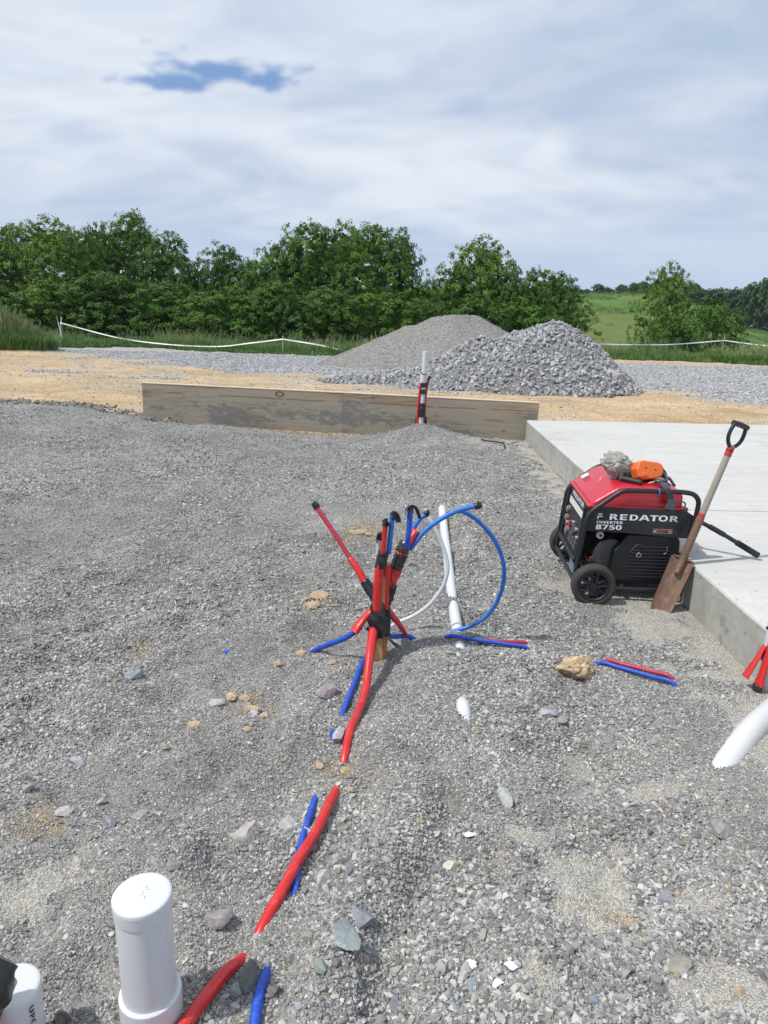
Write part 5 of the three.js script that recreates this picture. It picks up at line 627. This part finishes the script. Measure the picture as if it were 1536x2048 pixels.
{
  const r = rng(71);
  const where = x => x < -21 ? 'beyond the grassy bank' : x < -14 ? 'behind the crossed stakes' : x < -7 ? 'behind the sagging white tape' : x < 1.2 ? 'behind the thin left-hand fence post' : x < 7.3 ? 'behind the fine gravel heap' : 'behind the coarse stone heap';
  const T = [[-31, -50, 7.0, 6.4], [-28.1, -50, 7.1, 5.5], [-27.3, -54, 7.4, 4.4], [-22.8, -50, 7.5, 5.2], [-19.8, -47, 6.5, 3.5], [-20.1, -52, 7.4, 4.2], [-18.6, -54, 8.4, 4.4], [-15.1, -50, 6.5, 4.4], [-13.9, -52, 4.9, 2.9], [-11.9, -54, 6.4, 3.8], [-9.6, -52, 5.3, 3.6], [-7.3, -50, 6.0, 4.4], [-5.3, -50, 7.5, 5.5], [-3.2, -53, 7.9, 4.7], [-1.0, -49, 7.3, 5.0], [0.7, -51, 7.0, 3.2], [3.4, -58, 4.6, 3.4], [4.9, -52, 5.2, 3.0], [6.5, -52, 7.0, 5.0], [8.0, -50, 4.8, 3.3], [10.1, -50, 5.0, 3.3], [11.5, -49, 4.7, 3.6]];
  T.forEach(([x, z, top, w], i) => { const y = land(x, z) - 0.1, h = top - y, k = i % 5 === 3 ? light : big[i % 4]; plant(k, 'broadleaf_tree', `${k === light ? 'lighter green' : top > 6.8 ? 'tall dark green' : 'lower dark green'} broadleaf tree ${where(x)}`, 'tree', x, y, z, h * 1.02, w * 1.05 / 0.62, r() * 6.28, `${k === light ? 'lighter' : top > 6.8 ? 'tall dark' : 'lower dark'} trees ${where(x)}`); });
  const S = [[-24.5, -43, 3.2, 4.7], [-21.0, -43, 3.5, 4.7], [-17.4, -43.5, 4.2, 4.7], [-13.3, -43, 3.6, 4.3], [-9.9, -42, 3.2, 4.3], [-6.8, -42, 3.8, 4.0], [-3.5, -41, 3.4, 4.2], [-0.5, -41, 3.4, 4.2], [2.5, -44, 2.9, 3.9], [5.4, -43, 3.2, 4.1], [8.5, -44, 3.0, 3.9], [10.9, -45, 2.5, 2.8], [-15.3, -44, 1.9, 3.5], [-8.2, -43.5, 1.6, 3.2], [1, -43, 1.5, 3.2], [9.9, -45, 1.1, 3], [12.2, -46.5, 1.0, 2.4]];
  S.forEach(([x, z, top, w], i) => { z -= 2.2; const y = land(x, z) - 0.1; plant(low[i % 3], 'understorey_bush', `${top > 2.3 ? 'tall' : 'low'} leafy green bush at the foot of the trees ${where(x)}`, 'bush', x, y, z, top - y, w * 1.3 / 0.95, r() * 6.28, `${top > 2.3 ? 'tall' : 'low'} bushes ${where(x)}`); });
  const put = (k, x, z, top, w, n, l, c, g) => { const y = land(x, z) - 0.2; plant(k, n, l, c, x, y, z, top - y, w, r() * 6.28, g); };
  put(light, 28.6, -75, 7.7, 8.0, 'broadleaf_tree', 'tall light green tree rising behind the round bush before the pasture hill', 'tree');
  put(low[0], 24.9, -63, 2.3, 5.4, 'round_bush', 'darker bush joined to the left of the large round bush', 'bush'); put(low[1], 27.8, -62, 3.9, 6.2, 'round_bush', 'large round leafy bush standing before the pasture hill', 'bush');
  // far trees along the brow of the hill
  const F = []; for (let x = 51; x < 68; x += 1.7) F.push([x + r() * 0.8, -216 - r() * 6, 12.0 + r() * 1.2, 3.2 + r() * 1.5]); F.push([61.2, -214, 13.6, 4.5]); for (let x = 69.5; x < 81; x += 1.6) F.push([x, -217 - r() * 5, 13.2 + (x - 69) * 0.14 + r() * 0.8, 3.6 + r() * 1.5]); for (let x = 80; x < 112; x += 1.9) F.push([x, -201 - r() * 8, 12.6 + Math.sin(x * 0.9) * 0.8 - (x > 90 && x < 96 ? 0.8 : 0) + r() * 0.6, 5 + r() * 2]); F.push([98.5, -199, 13.6, 5.5], [101, -198, 14.8, 6.5]); 
  F.forEach(([x, z, top, w], i) => { const y = Math.min(land(x, z) - 0.5, top - 4); plant(far[i % 2], 'distant_tree', x < 82 ? 'small distant tree in the row on the brow of the hill' : 'distant dark tree in the wood at the right end of the hill', 'tree', x, y, z, top - y, w / 0.8, r() * 6.28, x < 82 ? 'trees on the brow of the hill' : 'wood at the right end of the hill'); });
}
// ---------------------------------------------------------------- grass
{
  const tuft = (seed, n, h, spread, seedHead) => { const r = rng(seed), pos = [], col = [], idx = []; for (let i = 0; i < n; i++) { const an = r() * 6.28, x = Math.cos(an) * spread * r(), z = Math.sin(an) * spread * r(), hh = h * (0.55 + r() * 0.6), lean = (0.15 + r() * 0.45) * hh, la = r() * 6.28, w = 0.006 + 0.006 * r(), ca = Math.cos(la), sa = Math.sin(la), k = 0.75 + r() * 0.5, dry = r() < 0.14; const b = pos.length / 3; for (const [t, ww] of [[0, 1], [0.45, 0.9], [0.8, 0.55], [1, 0.08]]) { const l = lean * t * t; for (const s of [-1, 1]) { pos.push(x + ca * l - sa * w * ww * s, hh * t * (1 - 0.12 * t), z + sa * l + ca * w * ww * s); col.push((dry ? 0.2 : 0.105) * k, (dry ? 0.22 : 0.22) * k, (dry ? 0.09 : 0.035) * k); } } for (let q = 0; q < 3; q++) { const a = b + q * 2; idx.push(a, a + 1, a + 2, a + 1, a + 3, a + 2); }
      if (seedHead && r() < 0.16) { const b2 = pos.length / 3, l = lean, top = hh * 0.88; for (const [dy, ww] of [[0, 0.3], [0.05, 2.2], [0.12, 1.6], [0.2, 0.2]]) for (const s of [-1, 1]) { pos.push(x + ca * l - sa * w * ww * s, top + dy, z + sa * l + ca * w * ww * s); col.push(0.26 * k, 0.27 * k, 0.14 * k); } for (let q = 0; q < 3; q++) { const a = b2 + q * 2; idx.push(a, a + 1, a + 2, a + 1, a + 3, a + 2); } } }
    const g = new THREE.BufferGeometry(); g.setAttribute('position', new THREE.Float32BufferAttribute(pos, 3)); g.setAttribute('color', new THREE.Float32BufferAttribute(col, 3)); g.setIndex(idx); g.computeVertexNormals(); return g; };
  const M2 = new THREE.MeshPhysicalMaterial({ color: C(1, 1, 1), vertexColors: true, roughness: 0.7, transmission: 0.3, thickness: 0, side: THREE.DoubleSide }), r = rng(55);
  const shortG = [tuft(1, 16, 0.32, 0.16), tuft(2, 16, 0.42, 0.16), tuft(3, 14, 0.38, 0.2)], tallG = [tuft(5, 22, 0.95, 0.2, true), tuft(6, 22, 1.15, 0.22, true)];
  const A = [], B = [];
  for (let i = 0; i < 60000; i++) { const x = lerp(-24, 30, r()), d = Math.pow(r(), 1.6) * 9 - 0.9, z = table(GRASS, x) - d; const w = (fbm(x * 1.3, z * 1.3, 3) - 0.5) * 2.2; if (d + w < 0.05) continue; const t = fbm(x * 0.5, z * 0.5, 3), k = 0.75 + t * 0.6, tall = d > 0.8 && t > 0.5 && r() < 0.25, s = tall ? 0.45 + r() * 0.35 : (0.5 + r() * 0.6) * (0.6 + ss(0, 1.5, d) * 0.5); (tall ? B : A).push([x, land(x, z) - 0.02, z, s, k, k, k, 0.12]); }
  for (let i = 0; i < 9000; i++) { const an = r() * 6.28, q = Math.sqrt(r()), x = -16.7 + Math.cos(an) * q * 2.9, z = -29.4 + Math.sin(an) * q * 2.0; const k = 0.8 + r() * 0.4; if (q > 0.8 || r() < 0.3) A.push([x + 0, land(x, z) + 0.04, z, 0.9 + r() * 0.6, k, k, k, 0.15]); else B.push([x, land(x, z) + 0.03, z, (0.5 + r() * 0.5) * (1.2 - q * 0.6), k, k, k, 0.12]); }
  const g1 = stuff('short_grass', 'short green grass along the edge of the clay yard', 'grass'); scatter('grass_tufts', shortG, A, M2, g1, r);
  const g2 = stuff('tall_grass', 'tall seeding grass on the bank and along the fence tape', 'grass'); scatter('grass_tufts', tallG, B, M2, g2, r);
  const Cc = []; for (let i = 0; i < 5200; i++) { const z = -75 - r() * 130, x = -z * lerp(0.25, 0.62, r()); if (fbm(x * 0.09, z * 0.09, 3) < 0.5) continue; const k = 0.8 + r() * 0.4; Cc.push([x, land(x, z) - 0.05, z, 0.7 + r() * r() * 1.6, k * 0.9, k, k, 0.2]); }
  const g3 = stuff('pasture_weeds', 'rough weeds dotted over the pasture hill', 'grass'); scatter('weed_clumps', [tuft(8, 26, 0.5, 0.45), tuft(9, 26, 0.6, 0.5)], Cc, M2, g3, r);
}

renderer.render(scene, camera);
